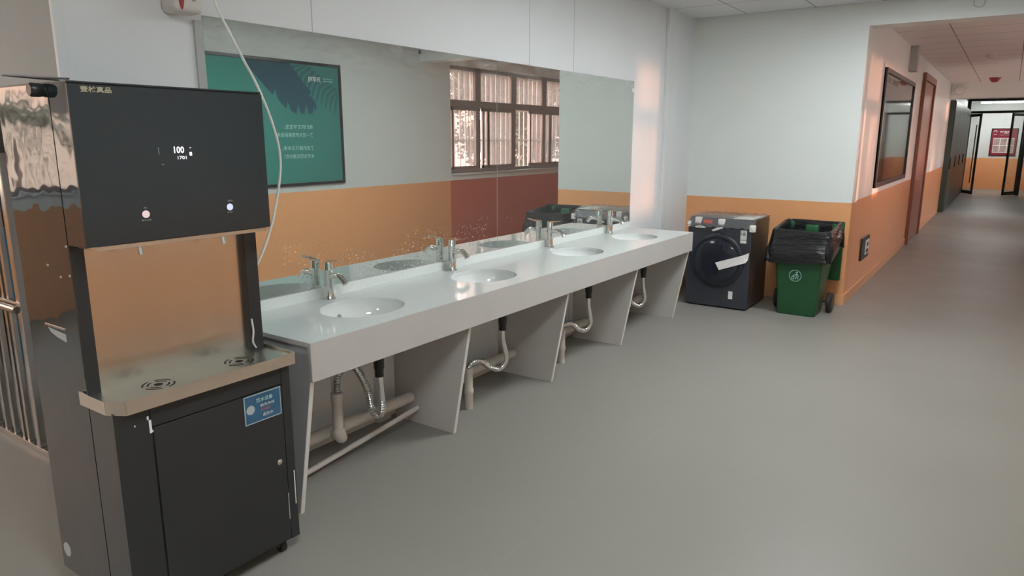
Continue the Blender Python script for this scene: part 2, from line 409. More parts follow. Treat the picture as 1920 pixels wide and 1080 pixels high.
def thing(name, label, cat, loc=(0, 0, 0), group=None, rz=0.0):
    o = bpy.data.objects.new(name, None); C.objects.link(o); o.location = loc; o.rotation_euler = (0, 0, rz)
    o.empty_display_size = 0.1
    o['label'] = label; o['category'] = cat
    if group: o['group'] = group
    return o
def tag(o, label, cat, group=None, kind=None):
    o['label'] = label; o['category'] = cat
    if group: o['group'] = group
    if kind: o['kind'] = kind
    return o
def struct(name, mb, mat, label=None, parent=None):
    o = mb.build(name, mat, parent)
    o['kind'] = 'structure'
    if label: o['label'] = label
    return o
def dup(root, loc, label, group=None, rz=None):
    r = root.copy(); C.objects.link(r); r.location = loc
    if rz is not None: r.rotation_euler = (0, 0, rz)
    r['label'] = label
    if group: r['group'] = group
    for ch in list(root.children):
        c = ch.copy(); C.objects.link(c); c.parent = r
        for g_ in list(ch.children):
            d_ = g_.copy(); C.objects.link(d_); d_.parent = c
    return r

def text(name, body, origin, right, up, size, mat, parent, width=None, depth=0.0008, bold=0.0, align='LEFT', label=None):
    """lettering as a thin solid on a surface; origin = lower left corner, size = cap height-ish"""
    cu = bpy.data.curves.new('lettering', 'FONT'); cu.body = body; cu.size = 1.0; cu.extrude = 0.0
    cu.offset = bold; cu.resolution_u = 2
    tmp = bpy.data.objects.new('lettering', cu); C.objects.link(tmp)
    dg = bpy.context.evaluated_depsgraph_get()
    me = bpy.data.meshes.new_from_object(tmp.evaluated_get(dg))
    bpy.data.objects.remove(tmp); bpy.data.curves.remove(cu)
    xs = [v.co.x for v in me.vertices]; ys = [v.co.y for v in me.vertices]
    if not xs: return None
    x0, x1, y0, y1 = min(xs), max(xs), min(ys), max(ys)
    sy = size/(y1-y0); sx_ = (width/(x1-x0)) if width else sy
    R_, U_ = Vector(right).normalized(), Vector(up).normalized(); N_ = R_.cross(U_)
    off = -(x1-x0)/2*sx_ if align == 'CENTER' else 0
    for v in me.vertices:
        v.co = Vector(origin) + R_*((v.co.x-x0)*sx_+off) + U_*((v.co.y-y0)*sy) + N_*depth
    me.materials.clear(); me.materials.append(M[mat])
    me.name = name
    o = bpy.data.objects.new(name, me); C.objects.link(o)
    if parent is not None: o.parent = parent
    if label: o['label'] = label
    return o

def flat_poly(mb, pts3, thick_dir, t=0.001):
    d_ = Vector(thick_dir)*t
    a = [mb.bm.verts.new(Vector(p)) for p in pts3]; b = [mb.bm.verts.new(Vector(p)+d_) for p in pts3]
    fs = [mb.bm.faces.new(a), mb.bm.faces.new(b[::-1])]
    k = len(a)
    for i in range(k): fs.append(mb.bm.faces.new((a[i], b[i], b[(i+1) % k], a[(i+1) % k])))
    bmesh.ops.recalc_face_normals(mb.bm, faces=fs)
    return mb

def wall_holes(name, axis, c0, c1, u0, u1, z0, z1, holes, mat, label=None):
    """wall slab between c0 and c1 on axis, running u0..u1, z0..z1, with rectangular holes (ua,ub,za,zb)"""
    mb = MB()
    us = sorted({u0, u1, *[h[0] for h in holes], *[h[1] for h in holes]})
    for a, b in zip(us, us[1:]):
        zs = [(z0, z1)]
        for h in holes:
            if h[0] <= a and h[1] >= b:
                nz = []
                for q in zs:
                    if h[2] > q[0]: nz.append((q[0], min(q[1], h[2])))
                    if h[3] < q[1]: nz.append((max(q[0], h[3]), q[1]))
                zs = nz
        for q in zs:
            if q[1]-q[0] < 1e-6: continue
            if axis == 'x': mb.box(c0, c1, a, b, q[0], q[1])
            else: mb.box(a, b, c0, c1, q[0], q[1])
    return struct(name, mb, mat, label)

# ------------------------------------------------------------------ setting
MX = -2.824      # mirror wall face
RX = 1.0         # right wall face
CXW = -1.184     # corridor left wall face
FY = 7.42        # far wall of the room
CZ = 2.81        # room ceiling
CC = 2.75        # corridor ceiling
YB = -4.6        # wall behind
WX = -7.0        # far left wall

struct('floor', MB().box(WX-0.2, RX+0.2, YB-0.2, 30.0, -0.1, 0), 'floor')
struct('ceiling', MB().box(WX-0.2, RX+0.2, YB-0.2, FY+0.25, CZ, CZ+0.1), 'ceil')
struct('ceiling_corridor', MB().box(CXW-0.2, RX+0.2, FY+0.25, 30.0, CC, CC+0.1), 'ceil_corr')
struct('wall_left', MB().box(MX-0.2, MX, 1.62, FY+0.2, 0, CZ).box(MX-0.001, MX, 1.25, 1.62, 0, CZ), 'wall_white')
struct('wall_far', MB().box(MX, CXW, FY, FY+0.25, 0, CZ), 'wall_ochre')
struct('trim_1', MB().box(CXW, RX, FY, FY+0.25, 2.607, CZ), 'wall_ochre', 'header over the corridor opening')
struct('wall_corridor_left', MB().box(CXW-0.2, CXW, FY+0.25, 30.0, 0, CC), 'wall_corr')
W1 = (8.05, 11.4, 1.10, 2.62)
wins = [W1, (12.6, 15.6, 1.10, 2.62), (16.4, 19.4, 1.10, 2.62)]
wall_holes('wall_right', 'x', RX, RX+0.2, YB, 8.03, 0, CZ, [], 'wall_ochre')
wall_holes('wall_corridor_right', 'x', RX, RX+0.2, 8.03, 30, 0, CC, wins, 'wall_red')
struct('wall_back', MB().box(WX, RX, YB-0.2, YB, 0, CZ), 'wall_ochre')
WW = (-3.9, 0.9, 1.12, 2.62)
wall_holes('wall_west', 'x', WX-0.2, WX, YB, 4.6, 0, CZ, [WW], 'wall_ochre')
struct('wall_corridor_end', MB().box(CXW-0.2, RX+0.2, 28.07, 28.27, 0, CC), 'wall_ochre')
# passage behind the steel gate
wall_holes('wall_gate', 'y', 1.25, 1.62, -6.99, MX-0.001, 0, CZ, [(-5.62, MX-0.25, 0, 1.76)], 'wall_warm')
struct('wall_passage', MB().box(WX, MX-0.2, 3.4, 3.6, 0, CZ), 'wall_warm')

struct('trim_2', MB().box(MX, MX+0.035, 6.66, 6.80, 0, CZ, 0.004), 'trim', 'white cable trunking running up the mirror wall')
struct('trim_3', MB().box(MX, MX+0.02, 1.235, 1.275, 0, CZ, 0.003), 'trim', 'white corner strip at the end of the mirror wall')
struct('trim_4', MB().box(MX, MX+0.012, 1.775, 1.812, 0.80, 2.075, 0.002), 'trim_grey', 'grey strip beside the mirror')
struct('trim_6', MB().box(MX, MX+0.03, 2.70, 2.80, 0, 0.63), 'trim', 'white boxed pipe below the counter')
struct('baseboard_corridor_left', MB().box(CXW, CXW+0.012, FY+0.02, 12.40, 0, 0.10, 0.002).box(CXW, CXW+0.012, 14.05, 18.2, 0, 0.10, 0.002), 'base_ochre')
struct('baseboard_far', MB().box(MX, CXW+0.012, FY-0.012, FY, 0, 0.10, 0.002), 'base_ochre')

# corridor beam at the far zone
struct('trim_5', MB().box(CXW, RX, 18.0, 18.35, 2.44, CC), 'wall_corr', 'beam across the corridor')

# ------------------------------------------------------------------ windows
def window(name, y0, y1, z0, z1, X, sgn, splits_up, panes_low, zt0=2.05, zt1=2.15, upper='pane_dim', grille=True):
    """aluminium window in an x-facing wall. X = room face, sgn = direction outside"""
    xo0, xo1 = sorted((X+sgn*0.05, X+sgn*0.11))
    fm = MB()
    fm.box(xo0, xo1, y0, y1, z0, z0+0.05, 0.003); fm.box(xo0, xo1, y0, y1, z1-0.05, z1, 0.003)
    fm.box(xo0, xo1, y0, y0+0.05, z0, z1, 0.003); fm.box(xo0, xo1, y1-0.05, y1, z0, z1, 0.003)
    fm.box(xo0, xo1, y0, y1, zt0, zt1, 0.003)
    for a, b in splits_up: fm.box(xo0, xo1, a, b, zt1, z1, 0.003)
    for a, b in splits_up[:]: fm.box(xo0+0.005, xo1-0.005, a+0.02, b-0.02, z0, zt0, 0.002)
    root = fm.build(name, 'alu'); root['kind'] = 'structure'
    xg = (xo0+xo1)/2
    ys = [y0+0.05]+[v for ab in splits_up for v in ab]+[y1-0.05]
    for a, b in zip(ys[::2], ys[1::2]):
        MB().box(xg-0.003, xg+0.003, a, b, zt1, z1-0.05).build('window_pane', upper, root)
    for (a, b, mat) in panes_low:
        xs = xg-sgn*0.012
        if mat == 'pane_dusty':
            sm = MB(); t = 0.045
            sm.box(xs-0.014, xs+0.014, a, b, z0+0.05, z0+0.05+t, 0.002); sm.box(xs-0.014, xs+0.014, a, b, zt0-t, zt0, 0.002)
            sm.box(xs-0.014, xs+0.014, a, a+t, z0+0.05, zt0, 0.002); sm.box(xs-0.014, xs+0.014, b-t, b, z0+0.05, zt0, 0.002)
            so = sm.build('sash', 'alu', root)
            MB().box(xs-0.003, xs+0.003, a+t, b-t, z0+0.05+t, zt0-t).build('sash_pane', mat, so)
        else:
            MB().box(xs-0.003, xs+0.003, a, b, z0+0.05, zt0).build('window_pane', mat, root)
    MB().box(min(X-sgn*0.03, X+sgn*0.2), max(X-sgn*0.03, X+sgn*0.2), y0, y1, z0-0.025, z0, 0.004).build('window_sill', 'trim', root)
    # guard grille outside
    gm = MB(); xb = X+sgn*0.17
    k = int((y1-y0)/0.13)
    for i in range(k+1):
        y = y0+0.02+(y1-y0-0.04)*i/k
        gm.box(xb-0.007, xb+0.007, y-0.007, y+0.007, z0, z1)
    for z in (z0+0.03, (z0+zt0)/2, zt0, z1-0.06): gm.box(xb-0.008, xb+0.008, y0, y1, z-0.012, z+0.012)
    if grille: gm.build('guard_bars', 'bars', root)
    return root
window('window_1', W1[0], W1[1], W1[2], W1[3], RX, 1, [(8.70, 8.84), (9.65, 9.80), (10.58, 10.72)],
       [(8.14, 8.80, 'pane_dusty'), (8.88, 9.05, 'pane_dusty'), (9.02, 9.74, 'pane_dusty'), (9.78, 10.18, 'pane_clear'), (10.20, 10.86, 'pane_dusty'), (10.86, 11.34, 'pane_dusty')])
for i, wv in enumerate(wins[1:]):
    y0, y1 = wv[0], wv[1]; q = (y1-y0)/3
    window('window_%d' % (i+2), *wv, RX, 1, [(y0+q-0.06, y0+q+0.06), (y0+2*q-0.06, y0+2*q+0.06)],
           [(y0+0.06, y0+q, 'pane_clear'), (y0+q, y0+2*q, 'pane_clear'), (y0+2*q, y1-0.06, 'pane_clear')], upper='pane_clear')
y0, y1 = WW[0], WW[1]; q = (y1-y0)/4
window('window_4', *WW, WX, -1, [(y0+k*q-0.04, y0+k*q+0.04) for k in (1, 2, 3)], [(y0+k*q+0.02, y0+(k+1)*q-0.02, 'pane_clear') for k in range(4)], zt0=2.1, zt1=2.16, upper='pane_clear', grille=False)

# ------------------------------------------------------------------ outdoors
struct('ground_outside', MB().box(RX+0.2, 16, 0, 40, -0.3, -0.1).box(-20, WX-0.2, -14, 10, -0.3, -0.1), 'ground')
def leafy_tree(loc, label, h, R, nleaf, leaf=0.12, trunk=0.09, group=None, zc=None, squash=1.0):
    t = thing('tree', label, 'tree', loc, group)
    tm = MB().tube([(0, 0, 0), (0.05, 0.02, h*0.4), (-0.04, 0.05, h*0.75), (0, 0, h)], trunk, 8)
    for k in range(7):
        a = random.uniform(0, 2*PI); z = h*random.uniform(0.45, 0.85)
        tm.tube([(0, 0, z), (R*0.4*math.cos(a), R*0.4*math.sin(a), z+0.35*R), (R*0.8*math.cos(a), R*0.8*math.sin(a), z+0.5*R)], trunk*0.35, 6)
    tm.build('trunk', 'bark', t)
    bm = bmesh.new(); zc = zc or h
    cl = [(Vector((random.gauss(0, .5)*R, random.gauss(0, .5)*R, zc+random.gauss(0, .5)*R*squash)), random.uniform(0.2, 0.45)*R) for _ in range(16)]
    for i in range(nleaf):
        c, r = random.choice(cl)
        p = c+Vector((random.gauss(0, 1), random.gauss(0, 1), random.gauss(0, 1)))*r*0.6
        if p.z < 0.1: continue
        d1 = Vector((random.gauss(0, 1), random.gauss(0, 1), random.gauss(0, 1))).normalized()*leaf; d2 = d1.orthogonal().normalized()*leaf*0.45
        bm.faces.new([bm.verts.new(p+v) for v in (-d1, d2, d1, -d2)])
    mb = MB(); mb.bm.free(); mb.bm = bm
    mb.build('foliage', 'leaf_green', t)
    return t
G_T = 'trees outside the corridor windows'
leafy_tree((4.3, 14.3, -0.1), 'dark leafy tree outside the corridor window, the nearest one', 2.4, 1.3, 6500, leaf=0.10, group=G_T, zc=2.6, squash=1.5)
leafy_tree((6.6, 17.6, -0.1), 'dark leafy tree outside the corridor window, middle one of the row', 2.9, 1.7, 6500, leaf=0.13, group=G_T, zc=2.7, squash=1.4)
leafy_tree((9.2, 22.0, -0.1), 'dark leafy tree outside the corridor window, the farthest one', 3.4, 2.2, 6500, leaf=0.16, group=G_T, zc=3.0, squash=1.3)

def palm(loc, label, h, nf=10):
    t = thing('palm_tree', label, 'palm', loc, 'palms outside the left window')
    MB().tube([(0, 0, 0), (0.06, 0.02, h/2), (0, 0, h)], 0.11, 10).build('trunk', 'bark', t)
    fm = MB()
    for k in range(nf):
        a = 2*PI*k/nf+random.uniform(-.1, .1); L = random.uniform(1.3, 1.8); up = random.uniform(0.3, 1.0)
        pts = [Vector((math.cos(a)*L*s_, math.sin(a)*L*s_, h+up*s_*1.2-1.7*s_*s_)) for s_ in [j/9 for j in range(10)]]
        side = Vector((-math.sin(a), math.cos(a), 0))
        fm.tube(pts, 0.012, 5, smooth=0)
        for j in range(1, 10):
            for sgn in (-1, 1):
                for q in (0, 0.5):
                    p = pts[j-1].lerp(pts[j], q)
                    tip = p+side*sgn*0.38*(1-j/14)+Vector((math.cos(a)*0.18, math.sin(a)*0.18, -0.16))
                    fm.quad([p, p+Vector((math.cos(a), math.sin(a), 0))*0.035, tip, tip-Vector((0, 0, 0.01))])
    fm.build('fronds', 'leaf_green', t)
palm((-9.5, -1.45, -0.1), 'palm outside the left window, drooping fronds, nearer one', 2.0)
palm((-12.0, -4.2, -0.1), 'palm outside the left window, drooping fronds, farther one', 2.7)
b = thing('building', 'cream rendered building seen through the left window', 'building', (-15, -4, -0.1))
MB().box(-2, 0, -7, 8, 0, 9).build('wall', 'cream_wall', b)
for k in range(3):
    MB().box(-0.02, 0.05, -5+k*3.4, -3.8+k*3.4, 2.2, 3.5).build('window', 'disp_door', b)

# ------------------------------------------------------------------ unseen ceiling panels, added to brighten the room
def fill_panel(loc, label):
    t = thing('ceiling_light', label, 'ceiling light', loc, 'square panel lights in the room ceiling')
    MB().box(-0.31, 0.31, -0.31, -0.285, -0.012, -0.001).box(-0.31, 0.31, 0.285, 0.31, -0.012, -0.001).box(-0.31, -0.285, -0.285, 0.285, -0.012, -0.001).box(0.285, 0.31, -0.285, 0.285, -0.012, -0.001).build('frame', 'trim', t)
    MB().box(-0.285, 0.285, -0.285, 0.285, -0.008, -0.001).build('diffuser', 'lamp', t)
    return t
L0 = fill_panel((-0.95, 4.1, CZ), 'square light panel in the ceiling over the middle of the room')
dup(L0, (-0.3, 0.6, CZ), 'square light panel in the ceiling near the water dispenser')
dup(L0, (-0.7, -2.3, CZ), 'square light panel in the ceiling near the back wall')
dup(L0, (-0.8, 5.75, CZ), 'square light panel in the ceiling nearest the corridor opening')  # extra panel put in to brighten the far wall
dup(L0, (-4.9, -0.6, CZ), 'square light panel in the ceiling in front of the steel gate')

# ------------------------------------------------------------------ mirrors
def mirror(y0, y1, label):
    t = thing('wall_mirror', label, 'mirror', (MX, (y0+y1)/2, 0.853), 'frameless wall mirrors over the counter')
    h = (y1-y0)/2
    MB().box(0.001, 0.006, -h, h, 0, 1.245, 0.001, 1).build('mirror_glass', 'mirror', t)
    return t
ml = mirror(1.815, 3.897, 'large frameless mirror pane nearest the dispenser, reflecting the teal poster')
mr_ = mirror(3.901, 5.985, 'large frameless mirror pane at the far end, reflecting the windows and grey wall')
MB().box(0.006, 0.011, -0.008, 0.008, 1.215, 1.235, 0.001).build('clip', 'black_plastic', ml, loc=(0, 0.30, 0), label='small dark clip')
MB().box(0.006, 0.009, -0.02, 0.02, 1.15, 1.185, 0.001).build('sticker', 'foam', mr_, loc=(0, 1.02, 0), label='small white sticker')

# ------------------------------------------------------------------ wash counter
Y0, Y1 = 1.775, 5.99
FX = -2.205; ZT = 0.798; ZB = 0.632
sinks = [2.34, 3.32, 4.445, 5.41]
fauc = [2.369, 3.352, 4.505, 5.49]
pans = [1.786, 2.833, 3.862, 4.907, 5.966]
ct = thing('wash_counter', 'long white stone wash counter along the mirror wall with four basins cut in', 'counter', (-2.5, 3.88, 0))
def loc_(o, v): return (v[0]-o.location.x, v[1]-o.location.y, v[2]-o.location.z)
# worktop slab with elliptical holes
bm = bmesh.new()
SX, SA, SB = -2.50, 0.22, 0.185
ox, oy = ct.location.x, ct.location.y
bounds = [Y0] + [(a+b_)/2 for a, b_ in zip(sinks, sinks[1:])] + [Y1]
NS = 48
def rect_pt(t, xa, xb, ya, yb, cx, cy):
    dx, dy = math.cos(t), math.sin(t)
    ks = []
    if dx > 1e-9: ks.append((xb-cx)/dx)
    if dx < -1e-9: ks.append((xa-cx)/dx)
    if dy > 1e-9: ks.append((yb-cy)/dy)
    if dy < -1e-9: ks.append((ya-cy)/dy)
    k = min(ks); return cx+dx*k, cy+dy*k
for si, sy_ in enumerate(sinks):
    ya, yb = bounds[si], bounds[si+1]; xa, xb = MX+0.002, FX
    ang = [2*PI*i/NS for i in range(NS)]
    for cx_c, cy_c in ((xa, ya), (xb, ya), (xa, yb), (xb, yb)): ang.append(math.atan2(cy_c-sy_, cx_c-SX) % (2*PI))
    ang = sorted(set(round(a, 6) for a in ang)); k = len(ang)
    inner_t, inner_b, outer_t = [], [], []
    for a in ang:
        # polar angle on the ellipse
        r = 1/math.sqrt((math.cos(a)/SB)**2+(math.sin(a)/SA)**2)
        px_, py_ = SX+r*math.cos(a)-ox, sy_+r*math.sin(a)-oy
        qx, qy = rect_pt(a, xa, xb, ya, yb, SX, sy_)
        inner_t.append(bm.verts.new((px_, py_, ZT))); inner_b.append(bm.verts.new((px_, py_, ZT-0.02)))
        outer_t.append(bm.verts.new((qx-ox, qy-oy, ZT)))
    for i in range(k):
        j = (i+1) % k
        bm.faces.new((inner_t[i], outer_t[i], outer_t[j], inner_t[j]))
        bm.faces.new((inner_t[j], inner_b[j], inner_b[i], inner_t[i]))
bmesh.ops.recalc_face_normals(bm, faces=bm.faces[:])
mb = MB(); mb.bm.free(); mb.bm = bm
top = mb.build('worktop', 'quartz', ct)
MB().box(FX-0.02-ox, FX-ox, Y0-oy, Y1-oy, ZB, ZT-0.0005, 0.002, 1).box(MX+0.002-ox, FX-0.02-ox, Y0-oy, Y0+0.012-oy, ZT-0.02, ZT-0.0005).box(MX+0.002-ox, FX-0.02-ox, Y1-0.012-oy, Y1-oy, ZT-0.17, ZT-0.0005).build('apron', 'panel', ct)
MB().box(MX+0.002-ox, MX+0.02-ox, Y0-oy, Y1-oy, ZT, ZT+0.055, 0.002, 1).build('backsplash', 'quartz', ct)
for i, py in enumerate(pans):
    t = 0.018
    ztop = ZT-0.022 if i in (0,) else ZB+0.03
    xt = FX-0.021
    pts = [(MX+0.035-ox, 0.0), (-2.352-ox, 0.0), (xt-0.008-ox, ZB), (xt-0.008-ox, ztop), (MX+0.035-ox, ztop)]
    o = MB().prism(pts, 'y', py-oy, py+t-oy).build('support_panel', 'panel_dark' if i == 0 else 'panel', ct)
    # pale edge band on the slanted front edge
    e0 = Vector((-2.352, 0)); e1 = Vector((xt-0.008, ZB))
    pts = [(e0.x-ox, 0), (e0.x+0.004-ox, 0), (e1.x+0.004-ox, ZB-0.002), (e1.x-ox, ZB-0.002)]
    MB().prism(pts, 'y', py-0.001-oy, py+t+0.001-oy).build('edge_band', 'edge', o)
# basins
bs = thing('wash_basin', 'white oval undermount basin, the nearest one, beside the dispenser', 'basin', (SX, sinks[0], ZT), 'oval basins in the counter')
prof = [(1.0, -0.02), (0.985, -0.045), (0.93, -0.085), (0.78, -0.125), (0.5, -0.148), (0.15, -0.155), (0.12, -0.156), (0.001, -0.157)]
mb = MB(); rings = []
for r, h in prof:
    rings.append([mb.bm.verts.new((SB*1.01*r*math.cos(2*PI*i/64), SA*1.01*r*math.sin(2*PI*i/64), h)) for i in range(64)])
for a, b_ in zip(rings, rings[1:]):
    for i in range(64): mb.bm.faces.new((a[i], b_[i], b_[(i+1) % 64], a[(i+1) % 64]))
# outer shell
ro = []
for r, h in [(1.0, -0.02), (1.09, -0.022), (1.06, -0.06), (0.95, -0.12), (0.6, -0.165), (0.1, -0.172)]:
    ro.append([mb.bm.verts.new((SB*1.01*r*math.cos(2*PI*i/64), SA*1.01*r*math.sin(2*PI*i/64), h)) for i in range(64)])
for a, b_ in zip(ro, ro[1:]):
    for i in range(64): mb.bm.faces.new((a[i], a[(i+1) % 64], b_[(i+1) % 64], b_[i]))
bmesh.ops.remove_doubles(mb.bm, verts=mb.bm.verts[:], dist=1e-5)
mb.build('bowl', 'ceramic', bs, smooth=True)
MB().lathe([(0.001, 0.004), (0.012, 0.005), (0.022, 0.003), (0.026, 0.0), (0.026, -0.004)], 24, (0.02, 0, -0.152)).build('drain', 'chrome', bs, smooth=True, label='chrome drain')
# overflow ring on the near short wall of the bowl
ov = MB()
ov.tube([(0.012*math.cos(a), 0, 0.012*math.sin(a)) for a in [2*PI*i/16 for i in range(17)]], 0.004, 8, smooth=0)
oo = ov.build('overflow_ring', 'chrome', bs, loc=(-SB*0.925, 0.0, -0.078), smooth=True); oo.rotation_euler = (0, 0, PI/2)
names = ['white oval undermount basin, second from the dispenser', 'white oval undermount basin, third from the dispenser', 'white oval undermount basin, the farthest one near the washing machine']
for y, lb in zip(sinks[1:], names): dup(bs, (SX, y, ZT), lb)
# faucets
fc = thing('faucet', 'chrome single lever faucet at the nearest basin, beside the dispenser', 'faucet', (-2.768, fauc[0], ZT), 'chrome faucets along the counter')
MB().lathe([(0.0, 0), (0.031, 0), (0.031, 0.006), (0.026, 0.012), (0.0235, 0.03), (0.0225, 0.07), (0.0225, 0.148), (0.0235, 0.15), (0.0235, 0.153), (0.0225, 0.155), (0.0225, 0.185), (0.020, 0.19), (0.0, 0.192)], 32).build('body', 'chrome', fc, smooth=True)
MB().tube([(0.015, 0, 0.118), (0.055, 0, 0.126), (0.085, 0, 0.122), (0.106, 0, 0.106), (0.120, 0, 0.090)], 0.0158, 16, smooth=5).build('spout', 'chrome', fc, smooth=True)
lv = MB(); lv.prism([(-0.024, 0.190), (-0.01, 0.197), (0.06, 0.201), (0.10, 0.207), (0.10, 0.203), (0.06, 0.195), (0.02, 0.188), (-0.024, 0.186)], 'y', -0.013, 0.013, 0.002)
lv.build('lever', 'chrome', fc)
names = ['chrome single lever faucet at the second basin from the dispenser', 'chrome single lever faucet at the third basin from the dispenser', 'chrome single lever faucet at the farthest basin']
for y, lb in zip(fauc[1:], names): dup(fc, (-2.768, y, ZT), lb)

# ------------------------------------------------------------------ drains and pipes under the counter
def trap(y, kind, label):
    t = thing('drain_trap', label, 'drain trap', (-2.42, y, 0.0), 'drain traps under the basins')
    MB().lathe([(0.0, 0.622), (0.024, 0.622), (0.026, 0.60), (0.026, 0.50), (0.022, 0.49), (0.022, 0.455), (0.0, 0.455)], 20).build('tailpiece', 'black_plastic', t, smooth=True, label='black plastic tailpiece')
    if kind == 0:
        # straight chrome drop, loop of grey hose up and over into the standpipe
        MB().tube([(0, 0, 0.47), (0.004, 0, 0.42), (0.006, 0.005, 0.32)], 0.017, 14).build('chrome_pipe', 'chrome', t, smooth=True)
        MB().tube([(0.006, 0.005, 0.33), (0.004, 0.004, 0.27), (-0.02, 0, 0.245), (-0.05, -0.01, 0.27), (-0.07, -0.02, 0.38), (-0.09, -0.07, 0.50), (-0.1, -0.12, 0.525), (-0.11, -0.17, 0.48), (-0.11, -0.18, 0.39)], 0.0165, 12, ribs=(0.012, 0.003)).build('flexible_hose', 'chrome_hose', t, smooth=True)
        MB().lathe([(0, 0.40), (0.030, 0.40), (0.030, 0.36), (0.026, 0.355), (0.026, 0.19), (0.0, 0.19)], 20, (-0.11, -0.18, 0)).build('standpipe', 'pvc', t, smooth=True)
        MB().tube([(-0.11, -0.18, 0.22), (-0.11, -0.17, 0.175), (-0.14, -0.14, 0.15), (-0.2, -0.12, 0.15)], 0.03, 14).build('elbow', 'pvc', t, smooth=True)
    else:
        MB().tube([(0, 0, 0.47), (0, 0, 0.40), (0.006, 0.02, 0.32), (0.006, 0.03, 0.26), (-0.01, 0.01, 0.215), (-0.03, -0.03, 0.205)], 0.0165, 14).build('chrome_pipe', 'chrome', t, smooth=True)
        MB().tube([(-0.02, -0.02, 0.206), (-0.05, -0.07, 0.23), (-0.07, -0.12, 0.275), (-0.08, -0.17, 0.285), (-0.09, -0.215, 0.27), (-0.09, -0.225, 0.24)], 0.0165, 12, ribs=(0.012, 0.003)).build('flexible_hose', 'chrome_hose', t, smooth=True)
        MB().lathe([(0, 0.26), (0.028, 0.26), (0.028, 0.22), (0.025, 0.215), (0.025, 0.13), (0.029, 0.125), (0.029, 0.10), (0.025, 0.095), (0.025, 0.0), (0.0, 0.0)], 20, (-0.09, -0.225, 0)).build('standpipe', 'pvc', t, smooth=True)
    return t
trap(2.355, 0, 'chrome drain trap under the nearest basin, hose looping over into a fat standpipe')
tp = trap(3.40, 1, 'chrome drain trap under the second basin, hose dipping into a floor standpipe')
dup(tp, (-2.42, 4.49, 0), 'chrome drain trap under the third basin, seen past two support panels')
dup(tp, (-2.42, 5.45, 0), 'chrome drain trap under the farthest basin, mostly hidden')
tag(MB().tube([(-2.66, 1.82, 0.15), (-2.66, 2.825, 0.15)], 0.032, 16, smooth=0).build('drain_pipe', 'pvc', smooth=True), 'fat grey white waste pipe along the wall under the nearest basin', 'pipe', 'waste pipes under the counter')
tag(MB().tube([(-2.66, 2.86, 0.15), (-2.66, 3.855, 0.15)], 0.032, 16, smooth=0).build('drain_pipe', 'pvc', smooth=True), 'fat grey white waste pipe along the wall under the second basin', 'pipe', 'waste pipes under the counter')
tag(MB().tube([(-2.66, 3.885, 0.15), (-2.66, 4.90, 0.15)], 0.032, 16, smooth=0).build('drain_pipe', 'pvc', smooth=True), 'fat grey white waste pipe along the wall under the third basin', 'pipe', 'waste pipes under the counter')
tag(MB().tube([(-2.66, 4.93, 0.15), (-2.66, 5.96, 0.15)], 0.032, 16, smooth=0).build('drain_pipe', 'pvc', smooth=True), 'fat grey white waste pipe along the wall under the farthest basin', 'pipe', 'waste pipes under the counter')
sp = MB().tube([(-2.585, 1.83, 0.02), (-2.585, 2.10, 0.04), (-2.60, 2.82, 0.10)], 0.014, 12)
sp = tag(sp.build('supply_pipe', 'pvc', smooth=True), 'thin white water pipe low under the nearest basin with two risers', 'pipe')
MB().tube([(-2.60, 1.94, 0.04), (-2.62, 1.92, 0.30), (-2.66, 1.88, 0.58)], 0.014, 12).build('riser', 'pvc', sp, smooth=True)
MB().tube([(-2.66, 1.90, 0.10), (-2.69, 1.86, 0.30), (-2.72, 1.83, 0.58)], 0.014, 12).build('riser', 'pvc', sp, smooth=True)
MB().lathe([(0, -0.03), (0.022, -0.03), (0.022, 0.03), (0, 0.03)], 16, (-2.598, 1.945, 0.045)).build('coupling', 'pvc', sp, smooth=True)
# white stub pipe at the far end
t = thing('floor_drain_pipe', 'short white drain stub on the floor between counter end and washing machine', 'pipe', (-2.60, 6.30, 0))
MB().lathe([(0, 0), (0.05, 0), (0.05, 0.015), (0.032, 0.02), (0.032, 0.10), (0.037, 0.105), (0.037, 0.14), (0, 0.14)], 20).build('stub', 'foam', t, smooth=True)
MB().tube([(0, 0, 0.12), (-0.01, 0.02, 0.25), (-0.04, 0.1, 0.34), (-0.1, 0.3, 0.36)], 0.014, 10).build('hose', 'chrome_hose', t, smooth=True, label='grey hose')

# ------------------------------------------------------------------ water dispenser
dsp = thing('water_dispenser', 'tall black water dispenser with steel splash panel and two taps', 'water dispenser', (-2.39, 1.29, 0))
dox, doy = -2.39, 1.29
def D(mb_args, name, mat, bev=0.0, parent=None, **k):
    x0, x1, y0_, y1_, z0, z1 = mb_args
    return MB().box(x0-dox, x1-dox, y0_-doy, y1_-doy, z0, z1, bev, 2).build(name, mat, parent or dsp, **k)
YL, YR = 0.97, 1.615
D((-2.64, -2.325, YL+0.004, YR-0.004, 0.09, 1.74), 'rear_column', 'disp_door')
sd = D((-2.64, -2.292, YL, YL+0.0035, 0.085, 1.752), 'side_panel', 'disp_side')
D((-2.286, -2.178, YL, YL+0.0035, 1.285, 1.752), 'side_panel', 'disp_side')
D((-2.286, -2.142, YL, YL+0.0035, 0.065, 0.78), 'side_panel', 'disp_side')
D((-2.64, -2.3, YR-0.0035, YR, 0.085, 1.752), 'side_panel', 'disp_door')
lower = D((-2.325, -2.145, YL+0.004, YR, 0.06, 0.775), 'lower_cabinet', 'disp_door')
D((-2.145, -2.138, YL+0.001, YL+0.11, 0.062, 0.775), 'front_post', 'disp_door', 0.001, lower)
D((-2.145, -2.138, 1.578, YR, 0.062, 0.775), 'front_post', 'disp_door', 0.001, lower)
D((-2.145, -2.138, YL+0.112, 1.576, 0.702, 0.775), 'top_rail', 'disp_door', 0.001, lower)
